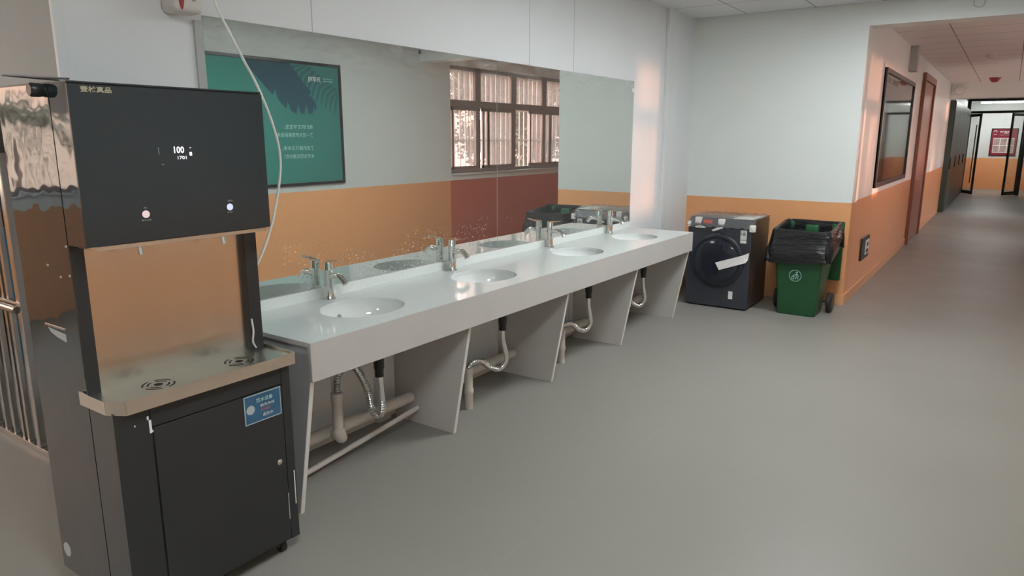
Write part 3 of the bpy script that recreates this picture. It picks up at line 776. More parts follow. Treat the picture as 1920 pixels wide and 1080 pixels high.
dr = D((-2.145, -2.136, 1.086, 1.574, 0.07, 0.698), 'cabinet_door', 'disp_door', 0.0015)
MB().lathe([(0, 0.0), (0.011, 0.0), (0.011, 0.006), (0.007, 0.009), (0, 0.009)], 20, (-2.136-dox, 1.541-doy, 0.402), axis='x').build('lock', 'chrome', dr, smooth=True, label='round chrome lock')
# worn paint
for (y, z, a, b_) in ((1.072, 0.735, 0.003, 0.006), (1.078, 0.705, 0.004, 0.022), (1.088, 0.688, 0.006, 0.003), (1.03, 0.722, 0.002, 0.003)):
    D((-2.138, -2.1375, y-a, y+a, z-b_, z+b_), 'paint_chip', 'white_print', 0, lower)
D((-2.136, -2.1355, 1.572, 1.574, 0.15, 0.26), 'paint_chip', 'white_print', 0, lower)
D((-2.138, -2.1372, 1.605, 1.609, 0.20, 0.34), 'paint_chip', 'white_print', 0, lower)
# vent slots and round cap on the side
sl = MB()
sl.prism([(-2.50-dox, 1.0), (-2.38-dox, 0.993), (-2.38-dox, 0.967), (-2.44-dox, 0.975), (-2.48-dox, 0.985)], 'y', YL-0.0015-doy, YL-doy)
sl.build('handle_recess', 'print_grey', sd, label='pale recessed handle')
MB().box(-2.52-dox, -2.38-dox, YL-0.002-doy, YL-doy, 1.005, 1.011).build('handle_lip', 'chrome', sd)
MB().lathe([(0, 0), (0.026, 0), (0.026, -0.0015), (0, -0.0015)], 28, (-2.595-dox, YL-doy, 0.165), axis='y').build('round_cap', 'print_grey', sd, label='pale round cap')
for x, z in ((-2.44, 1.21), (-2.36, 1.18), (-2.30, 1.28), (-2.30, 1.19)):
    MB().lathe([(0, 0), (0.005, 0), (0.004, -0.003), (0, -0.003)], 12, (x-dox, YL-doy, z), axis='y').build('screw', 'chrome', sd)
# upper head
hd = MB().prism([(-2.325-dox, 1.285), (-2.180-dox, 1.285), (-2.180-dox, 1.751), (-2.325-dox, 1.751)], 'y', YL+0.004-doy, 1.60-doy).build('head_box', 'disp_door', dsp)
D((-2.18, -2.170, YL-0.001, 1.602, 1.287, 1.749), 'front_glass', 'disp_front', 0.002, hd)
D((-2.325, -2.178, YL+0.03, 1.588, 1.272, 1.285), 'underside_lip', 'steel_tray', 0.001, hd)
D((-2.64, -2.175, YL+0.0, 1.602, 1.7515, 1.757), 'top_plate', 'disp_door', 0.001, hd)
XF = -2.1699
def DL(x, y, z): return (x-dox, y-doy, z)
text('digits', '100', DL(XF, 1.262, 1.553), (0, 1, 0), (0, 0, 1), 0.021, 'led', hd, width=0.034, bold=0.02)
text('digits_small', '1701', DL(XF, 1.272, 1.534), (0, 1, 0), (0, 0, 1), 0.010, 'led', hd, width=0.030, bold=0.01)
MB().box(XF-dox, XF+0.0006-dox, 1.314-doy, 1.322-doy, 1.545, 1.556).box(XF-dox, XF+0.0006-dox, 1.316-doy, 1.320-doy, 1.568, 1.571).build('status_icon', 'led', hd)
D((XF, XF+0.0004, 1.212, 1.213, 1.55, 1.572), 'print_mark', 'print_grey', 0, hd)
D((XF, XF+0.0004, 1.218, 1.226, 1.519, 1.520), 'print_mark', 'print_grey', 0, hd)
for (y, mt_, nm) in ((1.152, 'led_red', 'hot_button'), (1.443, 'led_blue', 'cool_button')):
    bt = MB().lathe([(0, 0), (0.0115, 0), (0.0115, 0.0012), (0, 0.0012)], 28, DL(XF, y, 1.370), axis='x').build(nm, mt_, hd, label='round pink lit button' if y < 1.3 else 'round blue lit button')
    rg = [(0.0016, 0.006*math.cos(a), 0.006*math.sin(a)) for a in [2*PI*i/20 for i in range(21)]]
    MB().tube([(XF-dox+0.001, y-doy+p_[1], 1.370+p_[2]) for p_ in rg], 0.0007, 6, smooth=0).build('drop_mark', 'white_print', bt)
text('button_caption', '100℃ 开水', DL(XF, 1.152, 1.349), (0, 1, 0), (0, 0, 1), 0.006, 'print_grey', hd, align='CENTER')
text('button_caption', '按下出水', DL(XF, 1.443, 1.350), (0, 1, 0), (0, 0, 1), 0.005, 'print_grey', hd, align='CENTER')
text('button_caption', '开水', DL(XF, 1.152, 1.387), (0, 1, 0), (0, 0, 1), 0.005, 'print_grey', hd, align='CENTER')
text('button_caption', '温开水', DL(XF, 1.446, 1.388), (0, 1, 0), (0, 0, 1), 0.006, 'print_grey', hd, align='CENTER')
text('maker_lettering', '壹林真品', DL(XF, 1.003, 1.727), (0, 1, 0), (0, 0, 1), 0.017, 'gold', hd, width=0.086, bold=0.025, label='dull gold characters')
# splash panel, flanges
D((-2.322, -2.318, 1.012, 1.572, 0.80, 1.285), 'splash_panel', 'steel', label='brushed steel splash panel')
D((-2.325, -2.292, YL+0.004, 1.014, 0.785, 1.285), 'side_flange', 'disp_door')
D((-2.325, -2.292, 1.572, 1.622, 0.785, 1.285), 'side_flange', 'disp_door')
# peeled foil on the right flange
MB().tube([DL(-2.29, 1.576, 0.93), DL(-2.288, 1.579, 0.88), DL(-2.29, 1.575, 0.84), DL(-2.285, 1.584, 0.815)], 0.0035, 6).build('peeled_film', 'trim', dsp, label='pale peeled film')
for y in (1.155, 1.447):
    tpz = MB().tube([DL(-2.235, y, 1.275), DL(-2.232, y, 1.258), DL(-2.228, y, 1.238)], 0.0075, 12).build('tap', 'chrome', dsp, smooth=True)
# drip tray
tr = [(-2.325, YL-0.006), (-2.165, YL-0.006), (-2.112, YL+0.028), (-2.112, 1.622), (-2.165, 1.632), (-2.325, 1.632)]
ty = MB().prism([(a-dox, b_-doy) for a, b_ in tr], 'z', 0.776, 0.806, 0.0015).build('drip_tray', 'steel_tray', dsp)
rim = MB(); rim_top = 0.817
for (a, b_) in zip(tr, tr[1:]):
    A_, B_ = Vector((a[0]-dox, a[1]-doy, 0)), Vector((b_[0]-dox, b_[1]-doy, 0)); d_ = (B_-A_).normalized(); nrm = Vector((d_.y, -d_.x, 0))*0.003
    vs = [rim.bm.verts.new(p_+Vector((0, 0, z))) for z in (0.774, 0.817) for p_ in (A_, B_, B_+nrm, A_+nrm)]
    for f in ((0, 1, 2, 3), (7, 6, 5, 4), (0, 4, 5, 1), (1, 5, 6, 2), (2, 6, 7, 3), (3, 7, 4, 0)): rim.bm.faces.new([vs[i] for i in f])
bmesh.ops.recalc_face_normals(rim.bm, faces=rim.bm.faces[:])
rim.build('tray_rim', 'steel_tray', ty)
for y in (1.158, 1.460):
    g_ = MB(); cx0, cy0 = -2.215-dox, y-doy
    g_.lathe([(0, 0.8062), (0.014, 0.8062), (0.014, 0.8068), (0, 0.8068)], 20, (cx0, cy0, 0))
    for R_, spans in ((0.032, 4), (0.048, 4)):
        for k in range(spans):
            a0 = k*PI/2+(0.25 if R_ < .04 else 0.2); a1 = (k+1)*PI/2-0.25
            arc = [a0+(a1-a0)*i/8 for i in range(9)]
            ia = [(cx0+(R_-0.003)*math.cos(a), cy0+(R_-0.003)*math.sin(a)) for a in arc]; oa = [(cx0+(R_+0.003)*math.cos(a), cy0+(R_+0.003)*math.sin(a)) for a in arc]
            for i in range(8):
                g_.prism([ia[i], oa[i], oa[i+1], ia[i+1]], 'z', 0.8062, 0.8067)
    g_.build('drain_slots', 'slot', ty, label='dark curved drain slots')
# sticker on the door
st = D((-2.136, -2.1352, 1.412, 1.568, 0.588, 0.696), 'service_sticker', 'sticker_edge', 0, dr, label='blue service sticker')
D((-2.1352, -2.1348, 1.416, 1.564, 0.592, 0.692), 'sticker_print', 'sticker_blue', 0, dr)
XS = -2.1347
text('sticker_lettering', '饮水设备', DL(XS, 1.462, 0.662), (0, 1, 0), (0, 0, 1), 0.017, 'print_pale', dr, width=0.07)
text('sticker_lettering', '服务热线', DL(XS, 1.478, 0.642), (0, 1, 0), (0, 0, 1), 0.011, 'white_print', dr, width=0.06)
text('sticker_lettering', '扫码报修', DL(XS, 1.480, 0.626), (0, 1, 0), (0, 0, 1), 0.010, 'print_red', dr, width=0.04)
text('sticker_lettering', '直饮水', DL(XS, 1.486, 0.604), (0, 1, 0), (0, 0, 1), 0.013, 'white_print', dr, width=0.045)
MB().lathe([(0, 0), (0.017, 0), (0.017, 0.0004), (0, 0.0004)], 24, DL(XS, 1.437, 0.642), axis='x').build('sticker_emblem', 'print_grey', dr)
# castors
for (x, y) in ((-2.185, 1.56), (-2.185, 1.03), (-2.58, 1.56), (-2.58, 1.03)):
    wl = MB().lathe([(0.006, -0.011), (0.022, -0.011), (0.025, -0.008), (0.025, 0.008), (0.022, 0.011), (0.006, 0.011)], 24, DL(x, y, 0.025), axis='y').build('castor', 'rubber', dsp, smooth=True)
    MB().prism([(x-0.02-dox, 0.062), (x+0.02-dox, 0.062), (x+0.012-dox, 0.030), (x-0.004-dox, 0.018)], 'y', y-0.016-doy, y-0.0125-doy).prism([(x-0.02-dox, 0.062), (x+0.02-dox, 0.062), (x+0.012-dox, 0.030), (x-0.004-dox, 0.018)], 'y', y+0.0125-doy, y+0.016-doy).box(x-0.024-dox, x+0.024-dox, y-0.02-doy, y+0.02-doy, 0.058, 0.066 if x < -2.3 else 0.061).build('castor_fork', 'chrome', wl)
# knob and dark cord at the upper side corner
MB().lathe([(0, 0.0), (0.018, 0.0), (0.020, -0.01), (0.020, -0.03), (0.016, -0.035), (0, -0.035)], 24, DL(-2.325, YL, 1.735), axis='y').build('side_knob', 'black_plastic', dsp, smooth=True)
MB().tube([DL(-2.19, 0.985, 1.762), DL(-2.40, 0.985, 1.776), DL(-2.62, 0.985, 1.792), DL(-2.815, 1.24, 1.80)], 0.003, 8).build('power_cord', 'hose_black', dsp, smooth=True)

# ------------------------------------------------------------------ white hose and filter box above the dispenser
ho = thing('water_hose', 'thin white plastic hose hanging in a curve down behind the dispenser', 'hose', (-2.6, 1.85, 1.0))
pts = [(-2.66, 1.74, 2.34), (-2.62, 1.745, 2.135), (-2.6, 1.789, 2.011), (-2.6, 1.845, 1.91), (-2.6, 1.897, 1.82), (-2.6, 1.95, 1.70), (-2.6, 1.985, 1.58), (-2.6, 1.99, 1.48), (-2.6, 1.963, 1.348), (-2.6, 1.915, 1.21), (-2.6, 1.846, 1.082), (-2.6, 1.74, 0.95), (-2.56, 1.66, 0.86), (-2.55, 1.617, 0.84)]
MB().tube([(a+2.6, b_-1.85, c-1.0) for a, b_, c in pts], 0.0055, 10, smooth=5).build('hose', 'tube', ho, smooth=True)
MB().lathe([(0, -0.003), (0.010, -0.003), (0.010, 0.02), (0, 0.02)], 12, (-2.56+2.6, 1.617-1.85, 0.84-1.0), axis='y').build('connector', 'trim', ho, smooth=True)
fb = thing('filter_box', 'white rounded wall box with a red oval band above the mirror corner', 'filter unit', (MX, 1.703, 2.283))
MB().box(0.001, 0.11, -0.063, 0.063, -0.20, 0.25, 0.022, 4).build('housing', 'box_white', fb, smooth=True)
MB().lathe([(0, 0.0), (0.9, 0.0), (1.0, 0.003), (0.9, 0.007), (0, 0.008)], 32, (0, 0, 0), axis='x', scale=(0.015, 0.10)).build('red_band', 'box_red', fb, loc=(0.108, -0.036, -0.095), smooth=True, label='dark red oval band')
ic = MB()
ic.tube([(0.111, 0.016+0.012*math.cos(a), -0.125+0.02*math.sin(a)) for a in [PI*1.0+PI*i/10 for i in range(11)]], 0.0014, 6, smooth=0)
ic.tube([(0.111, 0.016+0.008*math.cos(a), -0.148+0.008*math.sin(a)) for a in [PI*1.0+PI*i/10 for i in range(11)]], 0.0012, 6, smooth=0)
ic.build('emblem', 'print_black', fb)
MB().tube([(0.06, 0.0, 0.25), (0.05, 0.01, 0.53)], 0.008, 8, smooth=0).build('feed_pipe', 'trim', fb, smooth=True)

# ------------------------------------------------------------------ teal poster on the right wall (seen in the mirror)
ps = thing('framed_poster', 'large teal poster with navy leaves in a thin black frame, reflected in the mirror', 'poster', (RX, 4.94, 1.075))
pz = 1.075; py_ = 4.94
PY0, PY1, PZ0, PZ1 = 3.88, 6.0, 1.07, 2.44
MB().box(-0.012, 0, PY0-py_, PY1-py_, PZ0-pz, PZ1-pz).build('backing', 'poster', ps)
fm = MB(); T = 0.032
fm.box(-0.025, 0, PY0-py_, PY1-py_, PZ0-pz, PZ0-pz+T, 0.002).box(-0.025, 0, PY0-py_, PY1-py_, PZ1-pz-T, PZ1-pz, 0.002).box(-0.025, 0, PY0-py_, PY0-py_+T, PZ0-pz+T, PZ1-pz-T, 0.002).box(-0.025, 0, PY1-py_-T, PY1-py_, PZ0-pz+T, PZ1-pz-T, 0.002)
fm.build('frame', 'frame_black', ps, label='thin black frame')
def PL(y, z, d_=0.0125): return (-d_, y-py_, z-pz)
leaf = [(4.70, 2.408), (4.78, 2.30), (4.88, 2.20), (4.97, 2.11), (5.03, 2.06), (5.07, 2.12), (5.09, 2.02), (5.15, 1.96), (5.20, 1.92), (5.22, 2.0), (5.26, 1.90), (5.33, 1.86), (5.36, 1.97), (5.385, 1.88), (5.44, 1.865), (5.475, 1.98), (5.50, 1.87), (5.56, 1.875), (5.58, 1.96), (5.60, 1.90), (5.625, 1.95), (5.60, 2.02), (5.52, 2.08), (5.56, 2.11), (5.44, 2.22), (5.36, 2.32), (5.27, 2.408)]
lm = MB()
bmf = [lm.bm.verts.new(PL(y, z, 0.0132)) for y, z in leaf]
for tri in tessellate_polygon([[Vector((y, z, 0)) for y, z in leaf]]):
    lm.bm.faces.new([bmf[i] for i in tri])
bmesh.ops.recalc_face_normals(lm.bm, faces=lm.bm.faces[:])
for f in lm.bm.faces:
    if f.normal.x > 0: f.normal_flip()
lm.build('leaf_picture', 'leaf_navy', ps, label='dark navy leaf')
l2 = MB()
for k in range(11):   # finer fronds of the second leaf
    t_ = k/10; by, bz = 5.30+0.60*t_, 2.38-0.34*t_
    l2.prism([(by-py_, bz-pz), (by+0.035-py_, bz-0.02-pz), (by-0.06+0.05*t_-py_, bz-0.17-pz), (by-0.075+0.05*t_-py_, bz-0.15-pz)], 'x', -0.0128, -0.0122)
    l2.prism([(by-py_, bz-pz), (by+0.03-py_, bz-0.02-pz), (min(5.955, by+0.16)-py_, min(2.40, bz+0.05)-pz), (min(5.95, by+0.13)-py_, min(2.405, bz+0.08)-pz)], 'x', -0.0128, -0.0122)
l2.build('frond_picture', 'leaf_soft', ps, label='muted feathery frond')
text('poster_title', '开学啦', PL(5.70, 2.225, 0.0132), (0, -1, 0), (0, 0, 1), 0.062, 'white_print', ps, width=0.18, bold=0.012)
text('poster_subtitle', 'SCHOOL DAYS', PL(5.875, 2.262, 0.0132), (0, -1, 0), (0, 0, 1), 0.014, 'print_pale', ps, width=0.15)
text('poster_subtitle', 'NEW TERM', PL(5.875, 2.235, 0.0132), (0, -1, 0), (0, 0, 1), 0.014, 'print_pale', ps, width=0.14)
for body, z, wd in (('我们的文字宝宝，', 1.70, 0.40), ('了一切为梦想美丽香来', 1.61, 0.50), ('了这的路只见未来，', 1.465, 0.44), ('木可也阳光美好花！', 1.375, 0.42)):
    text('poster_verse', body, PL(5.55, z, 0.0132), (0, -1, 0), (0, 0, 1), 0.05, 'print_pale', ps, width=wd)

# ------------------------------------------------------------------ washing machine
wmx, wmy = -2.18, 6.61
wm = thing('washing_machine', 'dark navy front loading washing machine still in tape and foam against far wall', 'washing machine', (wmx, wmy, 0))
MB().prism([(0.012, 0.02), (0.60, 0.02), (0.60, 0.845), (0.07, 0.845), (0.012, 0.775)], 'x', -0.300, 0.300, 0.004).build('cabinet', 'wm_side', wm)
fp = MB().box(-0.305, 0.305, 0, 0.02, 0.012, 0.770, 0.006).build('front_panel', 'navy_metal', wm)
cp = MB().prism([(0.0, 0.772), (0.02, 0.772), (0.075, 0.845), (0.05, 0.853)], 'x', -0.305, 0.305, 0.003).build('control_panel', 'navy_glass', wm)
MB().box(-0.302, 0.302, 0.06, 0.605, 0.845, 0.862, 0.005).build('lid', 'wm_side', wm)
dc = (0.0, 0, 0.468)
MB().lathe([(0.255, 0.002), (0.255, -0.022), (0.245, -0.030), (0.215, -0.034), (0.205, -0.030)], 64, dc, axis='y').build('door_ring', 'wm_ring', wm, smooth=True)
MB().lathe([(0.208, -0.030), (0.18, -0.040), (0.12, -0.050), (0.05, -0.054), (0.0, -0.055)], 64, dc, axis='y').build('door_glass', 'navy_glass', wm, smooth=True)
# tape, labels
a, b_ = Vector((0.02, -0.062, 0.415)), Vector((0.262, -0.040, 0.50))
tpm = MB(); up = Vector((-0.02, 0, 0.034))
flat_poly(tpm, [a-up, b_-up*0.9, b_+Vector((0.035, 0.012, 0.0)), b_+Vector((0.04, 0.014, 0.062)), b_+up, a+up], (0, -1, 0), 0.0015)
tpm.build('tape_strip', 'foam', wm, label='white tape strip')
eg = MB().box(0.205, 0.262, -0.0015, 0, 0.645, 0.765).build('energy_label', 'white_print', wm, label='white energy label')
MB().box(0.205, 0.262, -0.0022, -0.0015, 0.672, 0.677).build('label_rule', 'print_black', eg)
text('label_lettering', '1级', (0.212, -0.002, 0.715), (1, 0, 0), (0, 0, 1), 0.034, 'print_black', eg, width=0.042, bold=0.02)
text('label_lettering', '中国能效标识', (0.210, -0.002, 0.752), (1, 0, 0), (0, 0, 1), 0.007, 'print_black', eg, width=0.046)
for k in range(4): MB().box(0.212, 0.255, -0.002, -0.0015, 0.684+k*0.007, 0.686+k*0.007).build('label_line', 'print_grey', eg)
MB().box(0.125, 0.165, -0.0015, 0, 0.10, 0.175).build('white_sticker', 'foam', wm, label='small white sticker')
for (x0, x1, z0, z1, y_) in ((-0.313, -0.285, 0.77, 0.82, -0.004), (-0.245, -0.185, 0.80, 0.862, 0.018), (-0.02, 0.04, 0.795, 0.855, 0.018), (0.285, 0.335, 0.755, 0.815, -0.006)):
    MB().box(x0, x1, y_-0.008, y_+0.04, z0, z1, 0.006, 3).build('foam_block', 'foam', wm, smooth=True, label='white foam block')
MB().box(-0.165, -0.075, 0.008, 0.02, 0.805, 0.842, 0.002).build('notice_tag', 'print_red', wm, label='reddish notice tag')
MB().box(0.115, 0.29, 0.05, 0.42, 0.8625, 0.866).build('manual', 'foam', wm, label='white folded manual')
# rumpled clear film over the top
fmx = MB(); nx, ny = 26, 14; gv = []
for j in range(ny):
    row = []
    for i in range(nx):
        u, v = i/(nx-1), j/(ny-1); x = -0.325+0.65*u; y = -0.012+0.50*v
        base = 0.79 if y < 0.02 else (0.80+(y-0.02)*1.15 if y < 0.07 else 0.872)
        z = base+0.004*math.sin(i*1.7+j*0.9)+0.007*random.random()-(0.03 if v == 0 else 0)*abs(math.sin(i*0.9))
        if abs(x) > 0.31: z -= 0.02; 
        row.append(fmx.bm.verts.new((x, y-0.012, z+0.006)))
    gv.append(row)
for j in range(ny-1):
    for i in range(nx-1): fmx.bm.faces.new((gv[j][i], gv[j][i+1], gv[j+1][i+1], gv[j+1][i]))
fmx.build('plastic_film', 'film', wm, smooth=True, label='rumpled clear wrapping film')
for k, (x0, z0, x1, z1) in enumerate(((-0.24, 0.775, -0.13, 0.772), (-0.07, 0.75, 0.04, 0.78))):
    sm_ = MB(); flat_poly(sm_, [(x0, -0.014, z0), (x0+0.02, -0.014, z0-0.012), (x1, -0.014, z1-0.006), (x1, -0.014, z1+0.006), ((x0+x1)/2, -0.014, (z0+z1)/2+0.014)], (0, 1, 0), 0.002)
    sm_.build('tape_end', 'foam', wm, label='white loose tape end')
for x in (-0.26, 0.26):
    for y in (0.06, 0.54): MB().lathe([(0, 0), (0.02, 0), (0.02, 0.022), (0, 0.022)], 16, (x, y, 0)).build('foot', 'rubber', wm)

# ------------------------------------------------------------------ wheelie bin
bnx, bny = -1.46, 6.72
bn = thing('wheelie_bin', 'green wheeled rubbish bin with a white recycling emblem standing by the corridor corner', 'rubbish bin', (bnx, bny, 0))
def ring(mb, x0, x1, y0, y1, z, r=0.03, k=5):
    pts = []
    for cx0, cy0, a0 in ((x1-r, y1-r, 0), (x0+r, y1-r, PI/2), (x0+r, y0+r, PI), (x1-r, y0+r, 1.5*PI)):
        for i in range(k+1):
            a = a0+PI/2*i/k; pts.append(mb.bm.verts.new((cx0+r*math.cos(a), cy0+r*math.sin(a), z)))
    return pts
def loft(mb, rings, cap0=True, cap1=True):
    for a, b_ in zip(rings, rings[1:]):
        for i in range(len(a)): mb.bm.faces.new((a[i], a[(i+1) % len(a)], b_[(i+1) % len(a)], b_[i]))
    if cap0: mb.bm.faces.new(rings[0][::-1])
    if cap1: mb.bm.faces.new(rings[-1])
bb = MB()
rs = [ring(bb, -0.165, 0.165, 0.01, 0.28, 0.0), ring(bb, -0.17, 0.17, 0.0, 0.30, 0.02), ring(bb, -0.205, 0.205, -0.02, 0.42, 0.50), ring(bb, -0.225, 0.225, -0.035, 0.46, 0.74), ring(bb, -0.245, 0.245, -0.05, 0.48, 0.745), ring(bb, -0.245, 0.245, -0.05, 0.48, 0.775),
      ring(bb, -0.225, 0.225, -0.035, 0.46, 0.775), ring(bb, -0.20, 0.20, -0.01, 0.41, 0.50)]
loft(bb, rs); bb.build('bin_body', 'bin_green', bn, smooth=True)
# liner folded over the rim
lb = MB(); rs = []
for z, d_ in ((0.56, -0.06), (0.70, -0.035), (0.765, -0.028), (0.788, -0.02), (0.797, -0.008), (0.796, 0.008), (0.765, 0.012), (0.69, 0.022), (0.61, 0.040), (0.545, 0.034), (0.515, 0.04), (0.512, 0.036)):
    rr = ring(lb, -0.245-d_, 0.245+d_, -0.05-d_, 0.46+d_*0.3, z, 0.05, 9)
    for i, v in enumerate(rr):
        if z < 0.75 and d_ > 0.01:
            am = 0.012 if z > 0.6 else 0.022
            ang = i*0.9+z*14
            v.co += Vector((am*math.sin(ang*1.3+1), am*math.cos(ang), 0.014*math.sin(i*1.9)+(0.10*(v.co.y > 0.3))))
            if v.co.x < -0.2 and v.co.y < 0.1: v.co.z -= 0.02
        elif z > 0.78:
            v.co.z += 0.006*math.sin(i*1.4)
            if v.co.y > 0.3 and abs(v.co.x) > 0.09: v.co.z += 0.045
    rs.append(rr)
loft(lb, rs, cap0=True, cap1=False)
lo = lb.build('bin_liner', 'bag', bn, smooth=True, label='black plastic bin liner')
md = lo.modifiers.new('smooth', 'SUBSURF'); md.levels = 1; md.render_levels = 2
hb = MB().tube([(-0.20, 0.50, 0.80), (-0.20, 0.55, 0.815), (0.20, 0.55, 0.815), (0.20, 0.50, 0.80)], 0.014, 10, smooth=0)
hb.box(-0.21, -0.17, 0.44, 0.56, 0.77, 0.82, 0.006).box(0.17, 0.21, 0.44, 0.56, 0.77, 0.82, 0.006).box(-0.03, 0.03, 0.46, 0.56, 0.79, 0.815, 0.004)
hb.build('handle_bar', 'bin_green', bn, smooth=True)
# lid folded back, hanging behind on the right
MB().box(-0.24, 0.255, 0.57, 0.60, 0.26, 0.83, 0.012, 3).box(-0.20, 0.215, 0.60, 0.625, 0.32, 0.77, 0.01, 3).build('lid', 'bin_dark', bn, smooth=True)
tb = MB()
rim_ = [(-0.13, 0.33), (-0.03, 0.52), (-0.03, 0.80), (0.03, 0.80), (0.03, 0.52), (0.13, 0.33)]
tb.box(-0.06, 0.06, 0.40, 0.50, 0.72, 0.80, 0.01); tb.build('rim_flap', 'bin_green', bn, smooth=True)
for x in (-0.25, 0.225):
    wl = MB().lathe([(0.02, 0.0), (0.085, 0.0), (0.095, 0.008), (0.095, 0.034), (0.085, 0.042), (0.02, 0.042)], 36, (x-0.012, 0.31, 0.095), axis='x').build('wheel', 'rubber', bn, smooth=True)
    MB().lathe([(0.0, 0.034), (0.05, 0.036), (0.055, 0.045), (0.015, 0.047), (0, 0.047)], 24, (x-0.012, 0.31, 0.095), axis='x').build('hub', 'black_plastic', wl, smooth=True)
MB().tube([(-0.235, 0.31, 0.095), (0.235, 0.31, 0.095)], 0.011, 10, smooth=0).build('axle', 'chrome', bn)
# emblem: ring with a bent figure
sl_ = -0.042  # slope of front face
em = MB(); ecx, ecz = -0.022, 0.375
def fy(z): return -0.0003-0.0416*(z-0.02)-0.0035
em.tube([(ecx+0.052*math.cos(a), fy(ecz+0.052*math.sin(a)), ecz+0.052*math.sin(a)) for a in [2*PI*i/32 for i in range(33)]], 0.0028, 6, smooth=0)
em.lathe([(0, 0), (0.009, 0), (0.009, 0.002), (0, 0.002)], 14, (ecx+0.012, fy(ecz+0.03)-0.001, ecz+0.030), axis='y')
for pts in ([(0.018, 0.016), (0.026, 0.0), (0.024, -0.03)], [(0.014, 0.014), (-0.006, 0.008), (-0.020, -0.004)], [(0.010, 0.010), (0.010, -0.012), (0.004, -0.032)], [(-0.026, -0.004), (-0.030, -0.030)], [(-0.028, -0.008), (-0.008, -0.008), (-0.010, -0.032), (-0.028, -0.032)]):
    em.tube([(ecx+a, fy(ecz+b_)-0.0005, ecz+b_) for a, b_ in pts], 0.004, 6, smooth=0)
em.build('recycling_emblem', 'print_pale', bn, label='pale round litter emblem')

# ------------------------------------------------------------------ corridor: board, door, socket, box
bd = thing('framed_board', 'large dark glazed notice board with a black frame on the corridor wall', 'notice board', (CXW, 9.94, 1.075))
h = 1.33
MB().box(0.001, 0.015, -h, h, 0, 1.265).build('board_panel', 'dark_board', bd)
MB().box(0, 0.03, -h, h, 0, 0.05, 0.003).box(0, 0.03, -h, h, 1.215, 1.265, 0.003).box(0, 0.03, -h, -h+0.05, 0.05, 1.215, 0.003).box(0, 0.03, h-0.05, h, 0.05, 1.215, 0.003).build('frame', 'frame_black', bd)
text('board_heading', '公告 宣传栏', (0.016, -h+0.15, 1.12), (0, 1, 0), (0, 0, 1), 0.06, 'print_black', bd, width=0.9, label='dark heading')
d1 = MB().box(CXW, CXW+0.05, 12.36, 12.46, 0, 2.56, 0.004).box(CXW, CXW+0.05, 13.96, 14.06, 0, 2.56, 0.004).box(CXW, CXW+0.05, 12.46, 13.96, 2.46, 2.56, 0.004)
d1 = struct('door_1', d1, 'brown_door')
MB().box(CXW, CXW+0.02, 12.46, 13.96, 0.01, 2.46).build('door_leaf', 'brown_door', d1)
MB().tube([(CXW+0.02, 12.6, 1.0), (CXW+0.06, 12.6, 1.0), (CXW+0.06, 12.72, 1.0)], 0.01, 8, smooth=0).build('door_handle', 'chrome', d1)
so = thing('wall_socket', 'black framed double wall socket low on the orange corridor wall', 'socket', (CXW, 8.42, 0.33))
MB().box(0, 0.02, -0.24, 0.24, 0, 0.24, 0.004).build('back_box', 'frame_black', so)
MB().box(0.02, 0.026, -0.03, 0.18, 0.04, 0.20, 0.004).build('socket_plate', 'trim', so, label='pale socket plate')
MB().box(0.026, 0.028, 0.02, 0.13, 0.06, 0.10).box(0.026, 0.028, 0.04, 0.11, 0.13, 0.17).build('socket_holes', 'slot', so)
tag(MB().box(CXW, CXW+0.09, 10.55, 10.72, 2.44, CC-0.002, 0.004).build('cable_box', 'trim_grey'), 'small grey cable box high on the corridor wall beside the board', 'cable box')
# smoke detector, round sensor, camera dome
t = thing('smoke_detector', 'round white smoke detector on the corridor ceiling', 'smoke detector', (-0.365, 12.2, CC))
MB().lathe([(0, -0.05), (0.04, -0.05), (0.055, -0.035), (0.06, -0.02), (0.065, 0.0)], 28).build('cover', 'box_white', t, smooth=True)
MB().lathe([(0.0, -0.056), (0.012, -0.055), (0.015, -0.049)], 16).build('test_button', 'print_grey', t, smooth=True)
t = thing('ceiling_sensor', 'dark round sensor under the corridor ceiling near the beam', 'sensor', (-0.40, 16.8, CC))
MB().lathe([(0.0, -0.09), (0.05, -0.08), (0.085, -0.04), (0.09, 0.0)], 28).build('dome', 'box_red', t, smooth=True)
MB().lathe([(0.09, -0.012), (0.105, -0.008), (0.105, 0.0)], 28).build('mount_ring', 'maroon', t, smooth=True)
t = thing('security_camera', 'white dome security camera on the corridor beam', 'camera', (-1.02, 18.0, 2.60))
MB().lathe([(0.10, 0.0), (0.10, -0.03), (0.085, -0.035)], 28, axis='y').build('mount_ring', 'box_white', t, smooth=True)
MB().lathe([(0.085, -0.03), (0.075, -0.08), (0.045, -0.11), (0, -0.12)], 28, axis='y').build('dome', 'foam', t, smooth=True)
# wire loop on the header
tag(MB().tube([(-0.395, FY-0.004, 2.74), (-0.395, FY-0.006, 2.705), (-0.36, FY-0.008, 2.685), (-0.325, FY-0.006, 2.70), (-0.318, FY-0.004, 2.75)], 0.003, 6).build('wire_loop', 'trim_grey', smooth=True), 'thin loop of wire hanging on the wall above the corridor opening', 'wire')

